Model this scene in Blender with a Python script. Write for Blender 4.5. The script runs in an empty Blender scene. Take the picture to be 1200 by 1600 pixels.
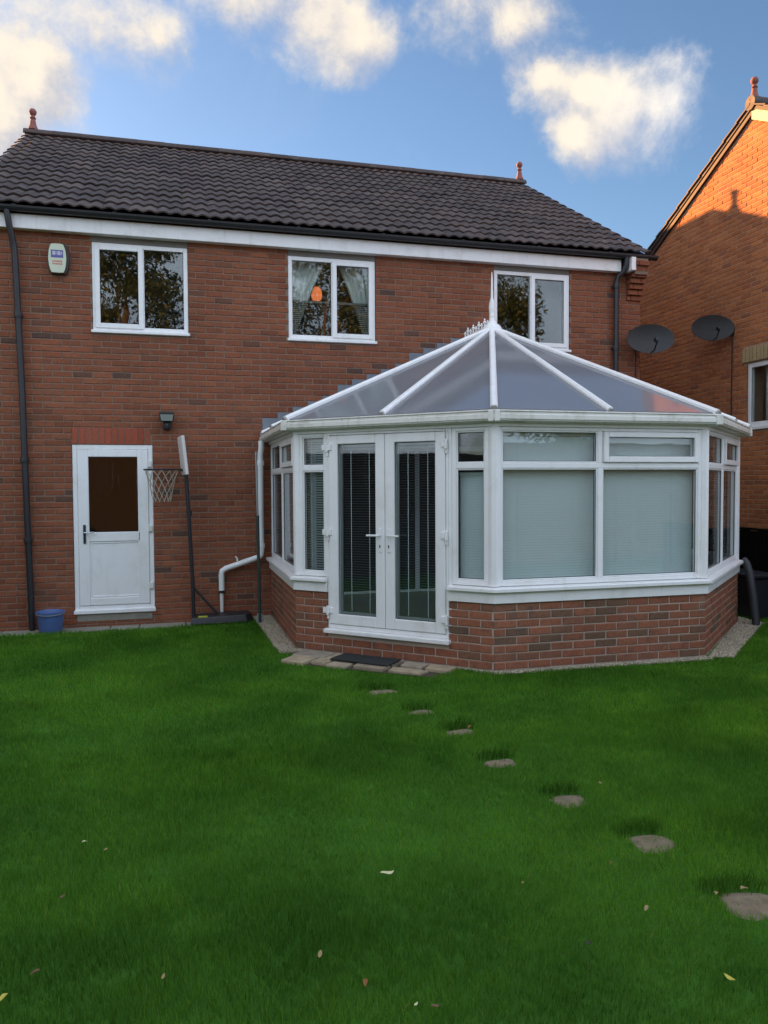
import bpy, bmesh, math, random
import numpy as np
from mathutils import Vector, Matrix

R = math.radians
C = bpy.context.scene.collection
SC = bpy.context.scene
rng = random.Random(11)
NP = np.random.default_rng(5)

# ------------------------------------------------------------------ camera
F_PX = 1215.19
CAM = Vector((-2.6801, -10.0688, 1.6996))
PITCH, ROLL, YAW = 0.0364, -0.0055, -0.2597
cam_d = bpy.data.cameras.new('camera')
cam_d.sensor_fit = 'VERTICAL'
cam_d.sensor_height = 36.0
cam_d.lens = F_PX / 1600 * 36.0
cam_d.clip_end = 5000
cam = bpy.data.objects.new('camera', cam_d)
C.objects.link(cam)
fwd0 = Vector((-math.sin(YAW), math.cos(YAW), 0))
right0 = Vector((math.cos(YAW), math.sin(YAW), 0))
fwd = math.cos(PITCH) * fwd0 - math.sin(PITCH) * Vector((0, 0, 1))
up = math.cos(PITCH) * Vector((0, 0, 1)) + math.sin(PITCH) * fwd0
rt = math.cos(ROLL) * right0 + math.sin(ROLL) * up
up2 = math.cos(ROLL) * up - math.sin(ROLL) * right0
M = Matrix((rt, up2, -fwd)).transposed().to_4x4()
M.translation = CAM
cam.matrix_world = M
SC.camera = cam

# ------------------------------------------------------------------ world, sun, exposure
SUN_TO = Vector((-2.05, 3.27, 1.50)).normalized()      # towards the sun
SUN_EL = math.asin(SUN_TO.z)
SUN_AZ = math.atan2(SUN_TO.x, SUN_TO.y)
SKY_STRENGTH = 0.056
world = bpy.data.worlds.new('World')
SC.world = world
world.use_nodes = True
nt = world.node_tree
nt.nodes.clear()


def N(t, kind, **kw):
    n = t.nodes.new(kind)
    for k, v in kw.items():
        setattr(n, k, v)
    return n


def math_(t, op, a, b=None, c=None, clamp=False):
    n = t.nodes.new('ShaderNodeMath')
    n.operation = op
    n.use_clamp = clamp
    for i, x in enumerate((a, b, c)):
        if x is None:
            continue
        if isinstance(x, (int, float)):
            n.inputs[i].default_value = x
        else:
            t.links.new(x, n.inputs[i])
    return n.outputs[0]


def mixc(t, fac, a, b, mode='MIX'):
    n = t.nodes.new('ShaderNodeMix')
    n.data_type = 'RGBA'
    n.blend_type = mode
    for key, x in (('Factor', fac),):
        if isinstance(x, (int, float)):
            n.inputs[0].default_value = x
        else:
            t.links.new(x, n.inputs[0])
    for i, x in ((6, a), (7, b)):
        if isinstance(x, (tuple, list)):
            n.inputs[i].default_value = (*x[:3], 1)
        else:
            t.links.new(x, n.inputs[i])
    return n.outputs[2]


def smooth(t, x, lo, hi, out0=0.0, out1=1.0):
    n = t.nodes.new('ShaderNodeMapRange')
    n.interpolation_type = 'SMOOTHSTEP'
    t.links.new(x, n.inputs[0])
    n.inputs[1].default_value = lo
    n.inputs[2].default_value = hi
    n.inputs[3].default_value = out0
    n.inputs[4].default_value = out1
    return n.outputs[0]


def build_world(t):
    sky = N(t, 'ShaderNodeTexSky', sky_type='NISHITA')
    sky.sun_disc = False
    sky.sun_elevation = SUN_EL
    sky.sun_rotation = SUN_AZ
    sky.altitude = 50
    sky.air_density = 1.0
    sky.dust_density = 0.3
    sky.ozone_density = 2.2
    tc = N(t, 'ShaderNodeTexCoord')
    d = tc.outputs['Generated']

    def noise(scale, detail, rough, vec, distort=0.0):
        n = N(t, 'ShaderNodeTexNoise')
        n.inputs['Scale'].default_value = scale
        n.inputs['Detail'].default_value = detail
        n.inputs['Roughness'].default_value = rough
        n.inputs['Distortion'].default_value = distort
        t.links.new(vec, n.inputs['Vector'])
        return n
    n1 = noise(5.5, 8, 0.62, d, 0.25)
    warp = N(t, 'ShaderNodeVectorMath', operation='MULTIPLY_ADD')
    t.links.new(n1.outputs['Color'], warp.inputs[0])
    warp.inputs[1].default_value = (0.11, 0.11, 0.11)
    t.links.new(d, warp.inputs[2])
    off = N(t, 'ShaderNodeVectorMath', operation='SUBTRACT')
    t.links.new(warp.outputs[0], off.inputs[0])
    off.inputs[1].default_value = (0.055, 0.055, 0.055)
    w = off.outputs[0]
    blobs = [((-0.180, 0.902, 0.390), 0.074, 1.0), ((-0.140, 0.895, 0.420), 0.068, 0.95), ((-0.165, 0.882, 0.440), 0.05, 0.6),
             ((-0.140, 0.866, 0.482), 0.06, 0.42), ((-0.075, 0.872, 0.484), 0.055, 0.44), ((-0.018, 0.876, 0.478), 0.05, 0.46), ((0.010, 0.884, 0.466), 0.028, 0.36),
             ((0.085, 0.845, 0.526), 0.072, 0.85), ((0.150, 0.850, 0.502), 0.072, 0.9), ((0.190, 0.850, 0.490), 0.056, 0.85), ((0.172, 0.860, 0.480), 0.050, 0.8),
             ((0.188, 0.866, 0.463), 0.036, 0.7),
             ((0.310, 0.800, 0.510), 0.045, 0.36), ((0.370, 0.780, 0.503), 0.046, 0.60),
             ((0.405, 0.798, 0.447), 0.046, 0.75), ((0.440, 0.786, 0.432), 0.060, 0.85), ((0.468, 0.777, 0.418), 0.068, 0.95), ((0.505, 0.760, 0.404), 0.062, 0.8),
             ((0.436, 0.810, 0.393), 0.040, 0.75), ((0.447, 0.812, 0.376), 0.026, 0.55), ((0.430, 0.770, 0.472), 0.030, 0.25)]

    def density(vec, wv):
        dens = None
        for p, r, wgt in blobs:
            dist = N(t, 'ShaderNodeVectorMath', operation='DISTANCE')
            t.links.new(wv, dist.inputs[0])
            dist.inputs[1].default_value = Vector(p).normalized()
            k = math_(t, 'MULTIPLY_ADD', dist.outputs['Value'], -wgt / r, wgt)
            dens = k if dens is None else math_(t, 'SMOOTH_MAX', dens, k, 0.25)
        n2 = noise(2.6, 6, 0.55, vec, 0.2)
        gen = math_(t, 'MULTIPLY_ADD', n2.outputs['Fac'], 6.0, -2.40)  # cloud outside the view, cover thickened to brighten the scene
        cdist = N(t, 'ShaderNodeVectorMath', operation='DISTANCE')
        t.links.new(vec, cdist.inputs[0])
        cdist.inputs[1].default_value = Vector((0.24, 0.87, 0.42)).normalized()
        gen = math_(t, 'SUBTRACT', gen, smooth(t, cdist.outputs['Value'], 0.50, 0.75, 4.0, 0.0))
        dens = math_(t, 'MAXIMUM', dens, gen)
        n3 = noise(9.0, 9, 0.64, vec, 0.15)
        return math_(t, 'ADD', dens, math_(t, 'MULTIPLY_ADD', n3.outputs['Fac'], 1.5, -0.75))
    dens = density(d, w)
    # the same field a little higher up and towards the sun: thicker there means this side is in shade
    sh1 = N(t, 'ShaderNodeVectorMath', operation='ADD')
    t.links.new(d, sh1.inputs[0])
    sh1.inputs[1].default_value = (-0.012, 0.0, 0.026)
    sh2 = N(t, 'ShaderNodeVectorMath', operation='ADD')
    t.links.new(w, sh2.inputs[0])
    sh2.inputs[1].default_value = (-0.012, 0.0, 0.026)
    dens2 = density(sh1.outputs[0], sh2.outputs[0])
    alpha = smooth(t, dens, -0.06, 0.62)
    n5 = noise(3.0, 6, 0.62, d, 0.8)
    streak = math_(t, 'MULTIPLY', smooth(t, n5.outputs['Fac'], 0.52, 0.80), 0.16)
    alpha = math_(t, 'MAXIMUM', alpha, streak)
    rel = math_(t, 'SUBTRACT', dens, dens2)
    lum = math_(t, 'MULTIPLY_ADD', rel, 1.15, 0.55)
    lum = smooth(t, lum, 0.0, 1.0)
    sd = N(t, 'ShaderNodeVectorMath', operation='DOT_PRODUCT')
    t.links.new(d, sd.inputs[0])
    sd.inputs[1].default_value = SUN_TO
    sunny = smooth(t, sd.outputs['Value'], 0.0, 0.6)
    lit = mixc(t, sunny, (5.6, 6.5, 7.8), (3.55, 3.15, 2.62))
    shade = mixc(t, sunny, (3.6, 4.2, 5.2), (1.75, 1.85, 2.20))
    cc = mixc(t, lum, shade, lit)
    hs = N(t, 'ShaderNodeHueSaturation')
    hs.inputs['Saturation'].default_value = 1.06
    hs.inputs['Value'].default_value = 0.55
    t.links.new(sky.outputs[0], hs.inputs['Color'])
    colr = mixc(t, alpha, hs.outputs[0], cc)
    bg = N(t, 'ShaderNodeBackground')
    t.links.new(colr, bg.inputs['Color'])
    bg.inputs['Strength'].default_value = SKY_STRENGTH
    out = N(t, 'ShaderNodeOutputWorld')
    t.links.new(bg.outputs[0], out.inputs['Surface'])


build_world(nt)
sun_d = bpy.data.lights.new('sun', 'SUN')
sun_d.energy = 4.0
sun_d.angle = R(0.9)
sun_d.color = (1.0, 0.47, 0.17)
sun = bpy.data.objects.new('sun', sun_d)
C.objects.link(sun)
sun.location = (-20, 30, 20)
sun.rotation_euler = SUN_TO.to_track_quat('Z', 'Y').to_euler()
SC.view_settings.view_transform = 'Standard'
SC.view_settings.look = 'None'
SC.view_settings.gamma = 1.0
SC.view_settings.use_curve_mapping = False
SC.view_settings.exposure = 2.42
SC.cycles.max_bounces = 10
SC.cycles.transparent_max_bounces = 24
SC.cycles.glossy_bounces = 5
SC.cycles.use_denoising = True
SC.cycles.caustics_reflective = False
SC.cycles.caustics_refractive = False

# ------------------------------------------------------------------ materials


def new_mat(name):
    m = bpy.data.materials.new(name)
    m.use_nodes = True
    t = m.node_tree
    t.nodes.clear()
    o = N(t, 'ShaderNodeOutputMaterial')
    b = N(t, 'ShaderNodeBsdfPrincipled')
    t.links.new(b.outputs[0], o.inputs['Surface'])
    return m, t, b, o


def tex_noise(t, scale, detail=4, rough=0.55, coord='Object', vec=None):
    n = N(t, 'ShaderNodeTexNoise')
    n.inputs['Scale'].default_value = scale
    n.inputs['Detail'].default_value = detail
    n.inputs['Roughness'].default_value = rough
    if vec is None:
        if coord == 'World':
            g = N(t, 'ShaderNodeNewGeometry')
            vec = g.outputs['Position']
        else:
            vec = N(t, 'ShaderNodeTexCoord').outputs[coord]
    t.links.new(vec, n.inputs['Vector'])
    return n.outputs['Fac']


def bump(t, b, h, strength=0.3, dist=0.002):
    n = N(t, 'ShaderNodeBump')
    n.inputs['Strength'].default_value = strength
    n.inputs['Distance'].default_value = dist
    t.links.new(h, n.inputs['Height'])
    t.links.new(n.outputs[0], b.inputs['Normal'])


def simple(name, col, rough=0.5, var=0.12, scale=6.0, metal=0.0, spec=0.5, bscale=None, bstr=0.2, dirt=None, dirt_amt=0.0, dirt_scale=3.0):
    m, t, b, o = new_mat(name)
    f = tex_noise(t, scale, 5, 0.6, 'World')
    dark = tuple(c * (1 - var) for c in col)
    lite = tuple(min(1, c * (1 + var)) for c in col)
    c = mixc(t, f, dark, lite)
    if dirt:
        g = tex_noise(t, dirt_scale, 7, 0.68, 'World')
        c = mixc(t, math_(t, 'MULTIPLY', smooth(t, g, 0.48, 0.75), dirt_amt), c, dirt)
    t.links.new(c, b.inputs['Base Color'])
    b.inputs['Roughness'].default_value = rough
    b.inputs['Metallic'].default_value = metal
    b.inputs['Specular IOR Level'].default_value = spec
    if bscale:
        bump(t, b, tex_noise(t, bscale, 4, 0.6, 'World'), bstr)
    return m


def ramp(t, fac, stops):
    n = N(t, 'ShaderNodeValToRGB')
    e = n.color_ramp.elements
    while len(e) < len(stops):
        e.new(0.5)
    for el, (p, c) in zip(e, stops):
        el.position = p
        el.color = (*c, 1)
    t.links.new(fac, n.inputs[0])
    return n.outputs[0]


def brick_mat(name, stops, attr, tint=None, specks=0.5):
    m, t, b, o = new_mat(name)
    if attr:
        a = N(t, 'ShaderNodeAttribute', attribute_type='GEOMETRY', attribute_name='tone')
        r = a.outputs['Fac']
    else:
        r = N(t, 'ShaderNodeObjectInfo').outputs['Random']
    base = ramp(t, r, stops)
    big = tex_noise(t, 0.9, 4, 0.6, 'World')
    fine = tex_noise(t, 34, 5, 0.65, 'World')
    fac = math_(t, 'MULTIPLY_ADD', big, 0.9, 0.55)
    fac2 = math_(t, 'MULTIPLY_ADD', fine, 0.9, 0.55)
    cmb = N(t, 'ShaderNodeCombineColor')
    mul = math_(t, 'MULTIPLY', fac, fac2)
    for i in range(3):
        t.links.new(mul, cmb.inputs[i])
    c = mixc(t, 1.0, base, cmb.outputs[0], 'MULTIPLY')
    sp = tex_noise(t, 9, 7, 0.72, 'World')
    c = mixc(t, math_(t, 'MULTIPLY', smooth(t, sp, 0.50, 0.70), specks), c, (0.075, 0.052, 0.046))
    ef = tex_noise(t, 4.5, 6, 0.7, 'World')
    c = mixc(t, math_(t, 'MULTIPLY', smooth(t, ef, 0.60, 0.80), 0.28), c, (0.42, 0.33, 0.27))
    t.links.new(c, b.inputs['Base Color'])
    b.inputs['Roughness'].default_value = 0.88
    b.inputs['Specular IOR Level'].default_value = 0.25
    bump(t, b, fine, 0.5, 0.003)
    return m


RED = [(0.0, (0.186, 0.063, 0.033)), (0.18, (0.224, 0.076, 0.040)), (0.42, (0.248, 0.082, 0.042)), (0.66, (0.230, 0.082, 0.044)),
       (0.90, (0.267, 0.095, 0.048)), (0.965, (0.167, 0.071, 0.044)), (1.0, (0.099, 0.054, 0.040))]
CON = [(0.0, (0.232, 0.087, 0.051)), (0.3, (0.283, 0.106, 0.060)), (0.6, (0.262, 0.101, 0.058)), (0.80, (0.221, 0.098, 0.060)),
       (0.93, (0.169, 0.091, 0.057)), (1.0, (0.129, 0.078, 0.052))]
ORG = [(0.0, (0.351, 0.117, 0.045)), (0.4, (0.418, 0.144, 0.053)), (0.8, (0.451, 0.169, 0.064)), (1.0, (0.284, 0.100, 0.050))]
SOL = [(0.0, (0.288, 0.068, 0.038)), (0.5, (0.336, 0.080, 0.045)), (1.0, (0.304, 0.090, 0.053))]
YEL = [(0.0, (0.391, 0.281, 0.145)), (0.5, (0.442, 0.323, 0.170)), (1.0, (0.357, 0.264, 0.145))]
M_BRICK = {k: (brick_mat('brick_' + k, s, False, specks=sp), brick_mat('brick_courses_' + k, s, True, specks=sp))
           for k, s, sp in (('house', RED, 0.5), ('conservatory', CON, 0.6), ('orange', ORG, 0.4), ('soldier', SOL, 0.15), ('yellow', YEL, 0.15))}
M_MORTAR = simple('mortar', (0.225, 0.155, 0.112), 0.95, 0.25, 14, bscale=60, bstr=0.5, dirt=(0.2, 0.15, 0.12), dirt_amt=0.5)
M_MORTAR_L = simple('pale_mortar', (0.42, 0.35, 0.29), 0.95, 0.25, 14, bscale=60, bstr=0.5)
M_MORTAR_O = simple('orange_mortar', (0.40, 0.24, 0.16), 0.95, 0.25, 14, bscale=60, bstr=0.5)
M_PVC = simple('white_upvc', (0.85, 0.85, 0.85), 0.32, 0.03, 3, dirt=(0.60, 0.57, 0.47), dirt_amt=0.35, dirt_scale=4)
M_PVC_OLD = simple('weathered_white_upvc', (0.72, 0.71, 0.66), 0.42, 0.06, 5, dirt=(0.42, 0.39, 0.30), dirt_amt=0.75, dirt_scale=6)


def grime(m, amt):
    t = m.node_tree
    b = next(n for n in t.nodes if n.type == 'BSDF_PRINCIPLED')
    old = b.inputs['Base Color'].links[0].from_socket
    mp = N(t, 'ShaderNodeMapping')
    mp.inputs['Scale'].default_value = (14, 14, 1.1)
    t.links.new(N(t, 'ShaderNodeNewGeometry').outputs['Position'], mp.inputs['Vector'])
    f = tex_noise(t, 1.0, 5, 0.6, vec=mp.outputs[0])
    g = tex_noise(t, 55, 3, 0.6, 'World')
    k = math_(t, 'MULTIPLY', smooth(t, f, 0.52, 0.78), amt)
    c = mixc(t, k, old, (0.44, 0.43, 0.34))
    c = mixc(t, math_(t, 'MULTIPLY', smooth(t, g, 0.66, 0.78), amt), c, (0.35, 0.33, 0.27))
    t.links.new(c, b.inputs['Base Color'])


grime(M_PVC, 0.20)
grime(M_PVC_OLD, 0.75)
M_FASCIA = simple('white_fascia', (0.84, 0.83, 0.82), 0.45, 0.04, 3, dirt=(0.50, 0.47, 0.42), dirt_amt=0.35, dirt_scale=5)
M_BLACK = simple('black_plastic', (0.020, 0.021, 0.025), 0.45, 0.25, 8)
M_DARK = simple('dark_grey_plastic', (0.035, 0.037, 0.042), 0.55, 0.25, 8)
M_CAP = simple('grey_end_cap', (0.30, 0.29, 0.27), 0.6, 0.3, 30)
M_SEAL = simple('black_rubber_seal', (0.03, 0.03, 0.032), 0.6)
M_LEAD = simple('lead', (0.16, 0.175, 0.205), 0.6, 0.22, 9, dirt=(0.30, 0.32, 0.36), dirt_amt=0.4)
M_CONC = simple('concrete', (0.26, 0.25, 0.20), 0.9, 0.3, 7, bscale=40, dirt=(0.16, 0.15, 0.12), dirt_amt=0.6)
M_TERRA = simple('terracotta', (0.24, 0.085, 0.065), 0.8, 0.25, 14)
M_INT = simple('interior_plaster', (0.30, 0.27, 0.24), 0.9, 0.1, 2)
M_LINTEL = simple('grey_lintel', (0.20, 0.185, 0.165), 0.8, 0.2, 5)
M_BLIND = simple('blind_slat', (0.78, 0.80, 0.79), 0.5, 0.05, 6)
M_BLIND_G = simple('blind_slat_grey', (0.22, 0.23, 0.235), 0.5, 0.08, 6)
M_BLIND_D = simple('blind_slat_brown', (0.20, 0.18, 0.155), 0.6, 0.1, 6)
M_SILVER = simple('chrome', (0.62, 0.62, 0.64), 0.22, 0.05, 6, metal=1.0)
M_BLUE = simple('blue_plastic', (0.075, 0.135, 0.33), 0.5, 0.15, 6, dirt=(0.12, 0.17, 0.33), dirt_amt=0.5)
M_GREENPOLE = simple('green_paint', (0.022, 0.048, 0.040), 0.5, 0.25, 12)
M_GREYPOLE = simple('grey_metal', (0.32, 0.33, 0.33), 0.45, 0.15, 12, metal=0.4)
M_CREAM = simple('cream_board', (0.66, 0.55, 0.36), 0.7, 0.15, 5)
M_BROWN = simple('brown_board', (0.034, 0.017, 0.015), 0.7, 0.2, 5)
M_DISH = simple('dish_paint', (0.032, 0.034, 0.036), 0.7, 0.2, 5)
M_CURTAIN = simple('net_curtain', (0.80, 0.79, 0.75), 0.9, 0.1, 8)
M_NET = simple('hoop_net', (0.42, 0.38, 0.30), 0.9, 0.15, 20)
M_BOARD = simple('backboard', (0.68, 0.64, 0.62), 0.5, 0.12, 9)
M_FENCE = simple('dark_wood', (0.011, 0.010, 0.010), 0.95, 0.4, 9, bscale=30)  # near-black wood of the right-hand fence
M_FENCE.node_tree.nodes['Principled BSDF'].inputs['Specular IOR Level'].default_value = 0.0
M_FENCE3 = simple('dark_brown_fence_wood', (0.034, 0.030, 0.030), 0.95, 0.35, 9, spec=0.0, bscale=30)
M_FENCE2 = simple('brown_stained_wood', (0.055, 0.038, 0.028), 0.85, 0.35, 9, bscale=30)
M_MAT = simple('doormat', (0.018, 0.022, 0.022), 0.95, 0.5, 40, bscale=120, bstr=0.8)
M_SOIL = simple('soil', (0.060, 0.045, 0.030), 1.0, 0.4, 20, bscale=50)
M_YELLOW = simple('yellow_label', (0.55, 0.52, 0.05), 0.6)
M_AL_BODY = simple('alarm_plastic', (0.58, 0.62, 0.47), 0.4, 0.05, 8)
M_AL_BLUE = simple('alarm_blue', (0.10, 0.10, 0.32), 0.5, 0.1)
M_AL_RED = simple('alarm_red', (0.50, 0.15, 0.11), 0.5, 0.1)
M_AL_PALE = simple('alarm_pale', (0.50, 0.48, 0.56), 0.5, 0.1)
M_LAMPGLASS = simple('lamp_glass', (0.26, 0.28, 0.26), 0.25, 0.1, 10)
M_FLOOR = simple('floor_tiles', (0.22, 0.20, 0.18), 0.5, 0.15, 3)


def emit_mat(name, col, strength):
    m, t, b, o = new_mat(name)
    b.inputs['Base Color'].default_value = (*col, 1)
    b.inputs['Emission Color'].default_value = (*col, 1)
    b.inputs['Emission Strength'].default_value = strength
    return m


M_GLOW = emit_mat('orange_lamp_shade', (1.0, 0.22, 0.06), 0.16)


def slab_mat(name):
    m, t, b, o = new_mat(name)
    r = N(t, 'ShaderNodeObjectInfo').outputs['Random']
    base = ramp(t, r, [(0, (0.25, 0.20, 0.145)), (0.35, (0.36, 0.285, 0.19)), (0.7, (0.44, 0.35, 0.235)), (1, (0.29, 0.26, 0.215))])
    f = tex_noise(t, 9, 7, 0.65, 'World')
    c = mixc(t, math_(t, 'MULTIPLY', smooth(t, f, 0.42, 0.75), 0.7), base, (0.13, 0.11, 0.08))
    t.links.new(c, b.inputs['Base Color'])
    b.inputs['Roughness'].default_value = 0.9
    bump(t, b, tex_noise(t, 30, 5, 0.6, 'World'), 0.6, 0.004)
    return m


M_SLAB = slab_mat('sandstone_slab')


def stone_mat():
    m, t, b, o = new_mat('muddy_stone')
    f = tex_noise(t, 18, 7, 0.65, 'World')
    c = ramp(t, f, [(0.25, (0.10, 0.08, 0.05)), (0.5, (0.20, 0.155, 0.10)), (0.75, (0.28, 0.225, 0.155))])
    g = tex_noise(t, 5, 4, 0.6, 'World')
    c = mixc(t, math_(t, 'MULTIPLY', smooth(t, g, 0.55, 0.75), 0.5), c, (0.10, 0.13, 0.05))
    t.links.new(c, b.inputs['Base Color'])
    b.inputs['Roughness'].default_value = 0.95
    bump(t, b, f, 0.7, 0.006)
    return m


M_STONE = stone_mat()


def tile_mat(name, attr):
    m, t, b, o = new_mat(name)
    if attr:
        r = N(t, 'ShaderNodeAttribute', attribute_type='GEOMETRY', attribute_name='tone').outputs['Fac']
    else:
        r = N(t, 'ShaderNodeObjectInfo').outputs['Random']
    base = ramp(t, r, [(0, (0.040, 0.027, 0.025)), (0.5, (0.060, 0.039, 0.034)), (0.85, (0.076, 0.050, 0.043)), (1, (0.096, 0.067, 0.058))])
    f = tex_noise(t, 7, 7, 0.68, 'World')
    c = mixc(t, math_(t, 'MULTIPLY', smooth(t, f, 0.50, 0.72), 0.5), base, (0.17, 0.155, 0.145))
    g = tex_noise(t, 45, 4, 0.6, 'World')
    c = mixc(t, math_(t, 'MULTIPLY', smooth(t, g, 0.5, 0.75), 0.4), c, (0.04, 0.032, 0.032))
    t.links.new(c, b.inputs['Base Color'])
    b.inputs['Roughness'].default_value = 0.72
    bump(t, b, g, 0.4, 0.003)
    return m


M_TILE, M_TILES = tile_mat('roof_tile', False), tile_mat('roof_tiles', True)


def glass_mat(name, tint=(0.86, 0.90, 0.89), base=0.10):
    m, t, b, o = new_mat(name)
    t.nodes.remove(b)
    lw = N(t, 'ShaderNodeLayerWeight')
    lw.inputs['Blend'].default_value = 0.5
    p5 = math_(t, 'POWER', lw.outputs['Facing'], 5.0)
    fac = math_(t, 'MULTIPLY_ADD', p5, 1 - base, base, clamp=True)
    tr = N(t, 'ShaderNodeBsdfTransparent')
    tr.inputs['Color'].default_value = (*tint, 1)
    gl = N(t, 'ShaderNodeBsdfGlossy')
    gl.inputs['Roughness'].default_value = 0.012
    bm = N(t, 'ShaderNodeBump')
    bm.inputs['Strength'].default_value = 0.05
    bm.inputs['Distance'].default_value = 0.02
    t.links.new(tex_noise(t, 2.2, 2, 0.5, 'World'), bm.inputs['Height'])
    t.links.new(bm.outputs[0], gl.inputs['Normal'])
    mx = N(t, 'ShaderNodeMixShader')
    t.links.new(fac, mx.inputs[0])
    t.links.new(tr.outputs[0], mx.inputs[1])
    t.links.new(gl.outputs[0], mx.inputs[2])
    t.links.new(mx.outputs[0], o.inputs['Surface'])
    return m


M_GLASS = glass_mat('window_glass', base=0.085)
M_GLASS_C = glass_mat('conservatory_glass', (0.92, 0.97, 0.97), base=0.07)


def poly_mat():
    m, t, b, o = new_mat('roof_polycarbonate')
    f = tex_noise(t, 1.3, 4, 0.6, 'World')
    c = mixc(t, f, (0.28, 0.29, 0.32), (0.38, 0.38, 0.41))
    t.links.new(c, b.inputs['Base Color'])
    b.inputs['Roughness'].default_value = 0.085
    b.inputs['Specular IOR Level'].default_value = 0.75
    b.inputs['IOR'].default_value = 2.0
    tr = N(t, 'ShaderNodeBsdfTransparent')
    tr.inputs['Color'].default_value = (0.62, 0.64, 0.68, 1)
    tl = N(t, 'ShaderNodeBsdfTranslucent')
    tl.inputs['Color'].default_value = (0.62, 0.64, 0.68, 1)
    m0 = N(t, 'ShaderNodeMixShader')
    m0.inputs[0].default_value = 0.55
    t.links.new(tr.outputs[0], m0.inputs[1])
    t.links.new(tl.outputs[0], m0.inputs[2])
    mx = N(t, 'ShaderNodeMixShader')
    mx.inputs[0].default_value = 0.55
    t.links.new(m0.outputs[0], mx.inputs[1])
    t.links.new(b.outputs[0], mx.inputs[2])
    t.links.new(mx.outputs[0], o.inputs['Surface'])
    return m


M_POLY = poly_mat()


def grass_mat():
    m, t, b, o = new_mat('grass_blades')
    a = N(t, 'ShaderNodeAttribute', attribute_type='GEOMETRY', attribute_name='tone')
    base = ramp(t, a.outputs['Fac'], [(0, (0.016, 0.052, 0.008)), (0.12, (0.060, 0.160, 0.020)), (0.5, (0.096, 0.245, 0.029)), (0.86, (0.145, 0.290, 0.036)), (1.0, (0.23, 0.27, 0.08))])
    big = tex_noise(t, 0.8, 5, 0.62, 'World')
    c = mixc(t, smooth(t, big, 0.35, 0.66), (0.82, 0.88, 0.84), (1.62, 1.48, 1.22))
    c2 = mixc(t, 1.0, base, c, 'MULTIPLY')
    t.links.new(c2, b.inputs['Base Color'])
    b.inputs['Roughness'].default_value = 0.7
    b.inputs['Specular IOR Level'].default_value = 0.0
    tl = N(t, 'ShaderNodeBsdfTranslucent')
    t.links.new(c2, tl.inputs['Color'])
    mx = N(t, 'ShaderNodeMixShader')
    mx.inputs[0].default_value = 0.42
    t.links.new(b.outputs[0], mx.inputs[1])
    t.links.new(tl.outputs[0], mx.inputs[2])
    t.links.new(mx.outputs[0], o.inputs['Surface'])
    return m


M_GRASS = grass_mat()
M_LAWN = simple('lawn_soil', (0.050, 0.140, 0.022), 1.0, 0.35, 3, spec=0.0, bscale=30, bstr=0.8)


def leaf_mat(name, a, bcol):
    m, t, b, o = new_mat(name)
    r = N(t, 'ShaderNodeAttribute', attribute_type='GEOMETRY', attribute_name='tone').outputs['Fac']
    c = mixc(t, r, a, bcol)
    t.links.new(c, b.inputs['Base Color'])
    b.inputs['Roughness'].default_value = 0.6
    tl = N(t, 'ShaderNodeBsdfTranslucent')
    t.links.new(c, tl.inputs['Color'])
    mx = N(t, 'ShaderNodeMixShader')
    mx.inputs[0].default_value = 0.3
    t.links.new(b.outputs[0], mx.inputs[1])
    t.links.new(tl.outputs[0], mx.inputs[2])
    t.links.new(mx.outputs[0], o.inputs['Surface'])
    return m


M_LEAF = leaf_mat('tree_leaves', (0.028, 0.062, 0.026), (0.095, 0.118, 0.045))
M_BARK = simple('bark', (0.09, 0.07, 0.05), 0.95, 0.3, 10)
M_GRAVEL = leaf_mat('gravel_stones', (0.30, 0.255, 0.18), (0.66, 0.58, 0.44))
M_GRAVEL_BED = simple('gravel_bed', (0.30, 0.27, 0.21), 1.0, 0.35, 60, bscale=90, bstr=0.9)

grime(M_FASCIA, 0.3)
# ------------------------------------------------------------------ mesh helpers
IDENT = lambda s, o, z: (s, -o, z)          # wall frame: s along x, o outwards (-y), z up


def facet(a, b):
    a = Vector(a); b = Vector(b)
    d = (b - a).normalized()
    n = Vector((d.y, -d.x))
    return (lambda s, o, z: (a.x + d.x * s + n.x * o, a.y + d.y * s + n.y * o, z)), (b - a).length


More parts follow.
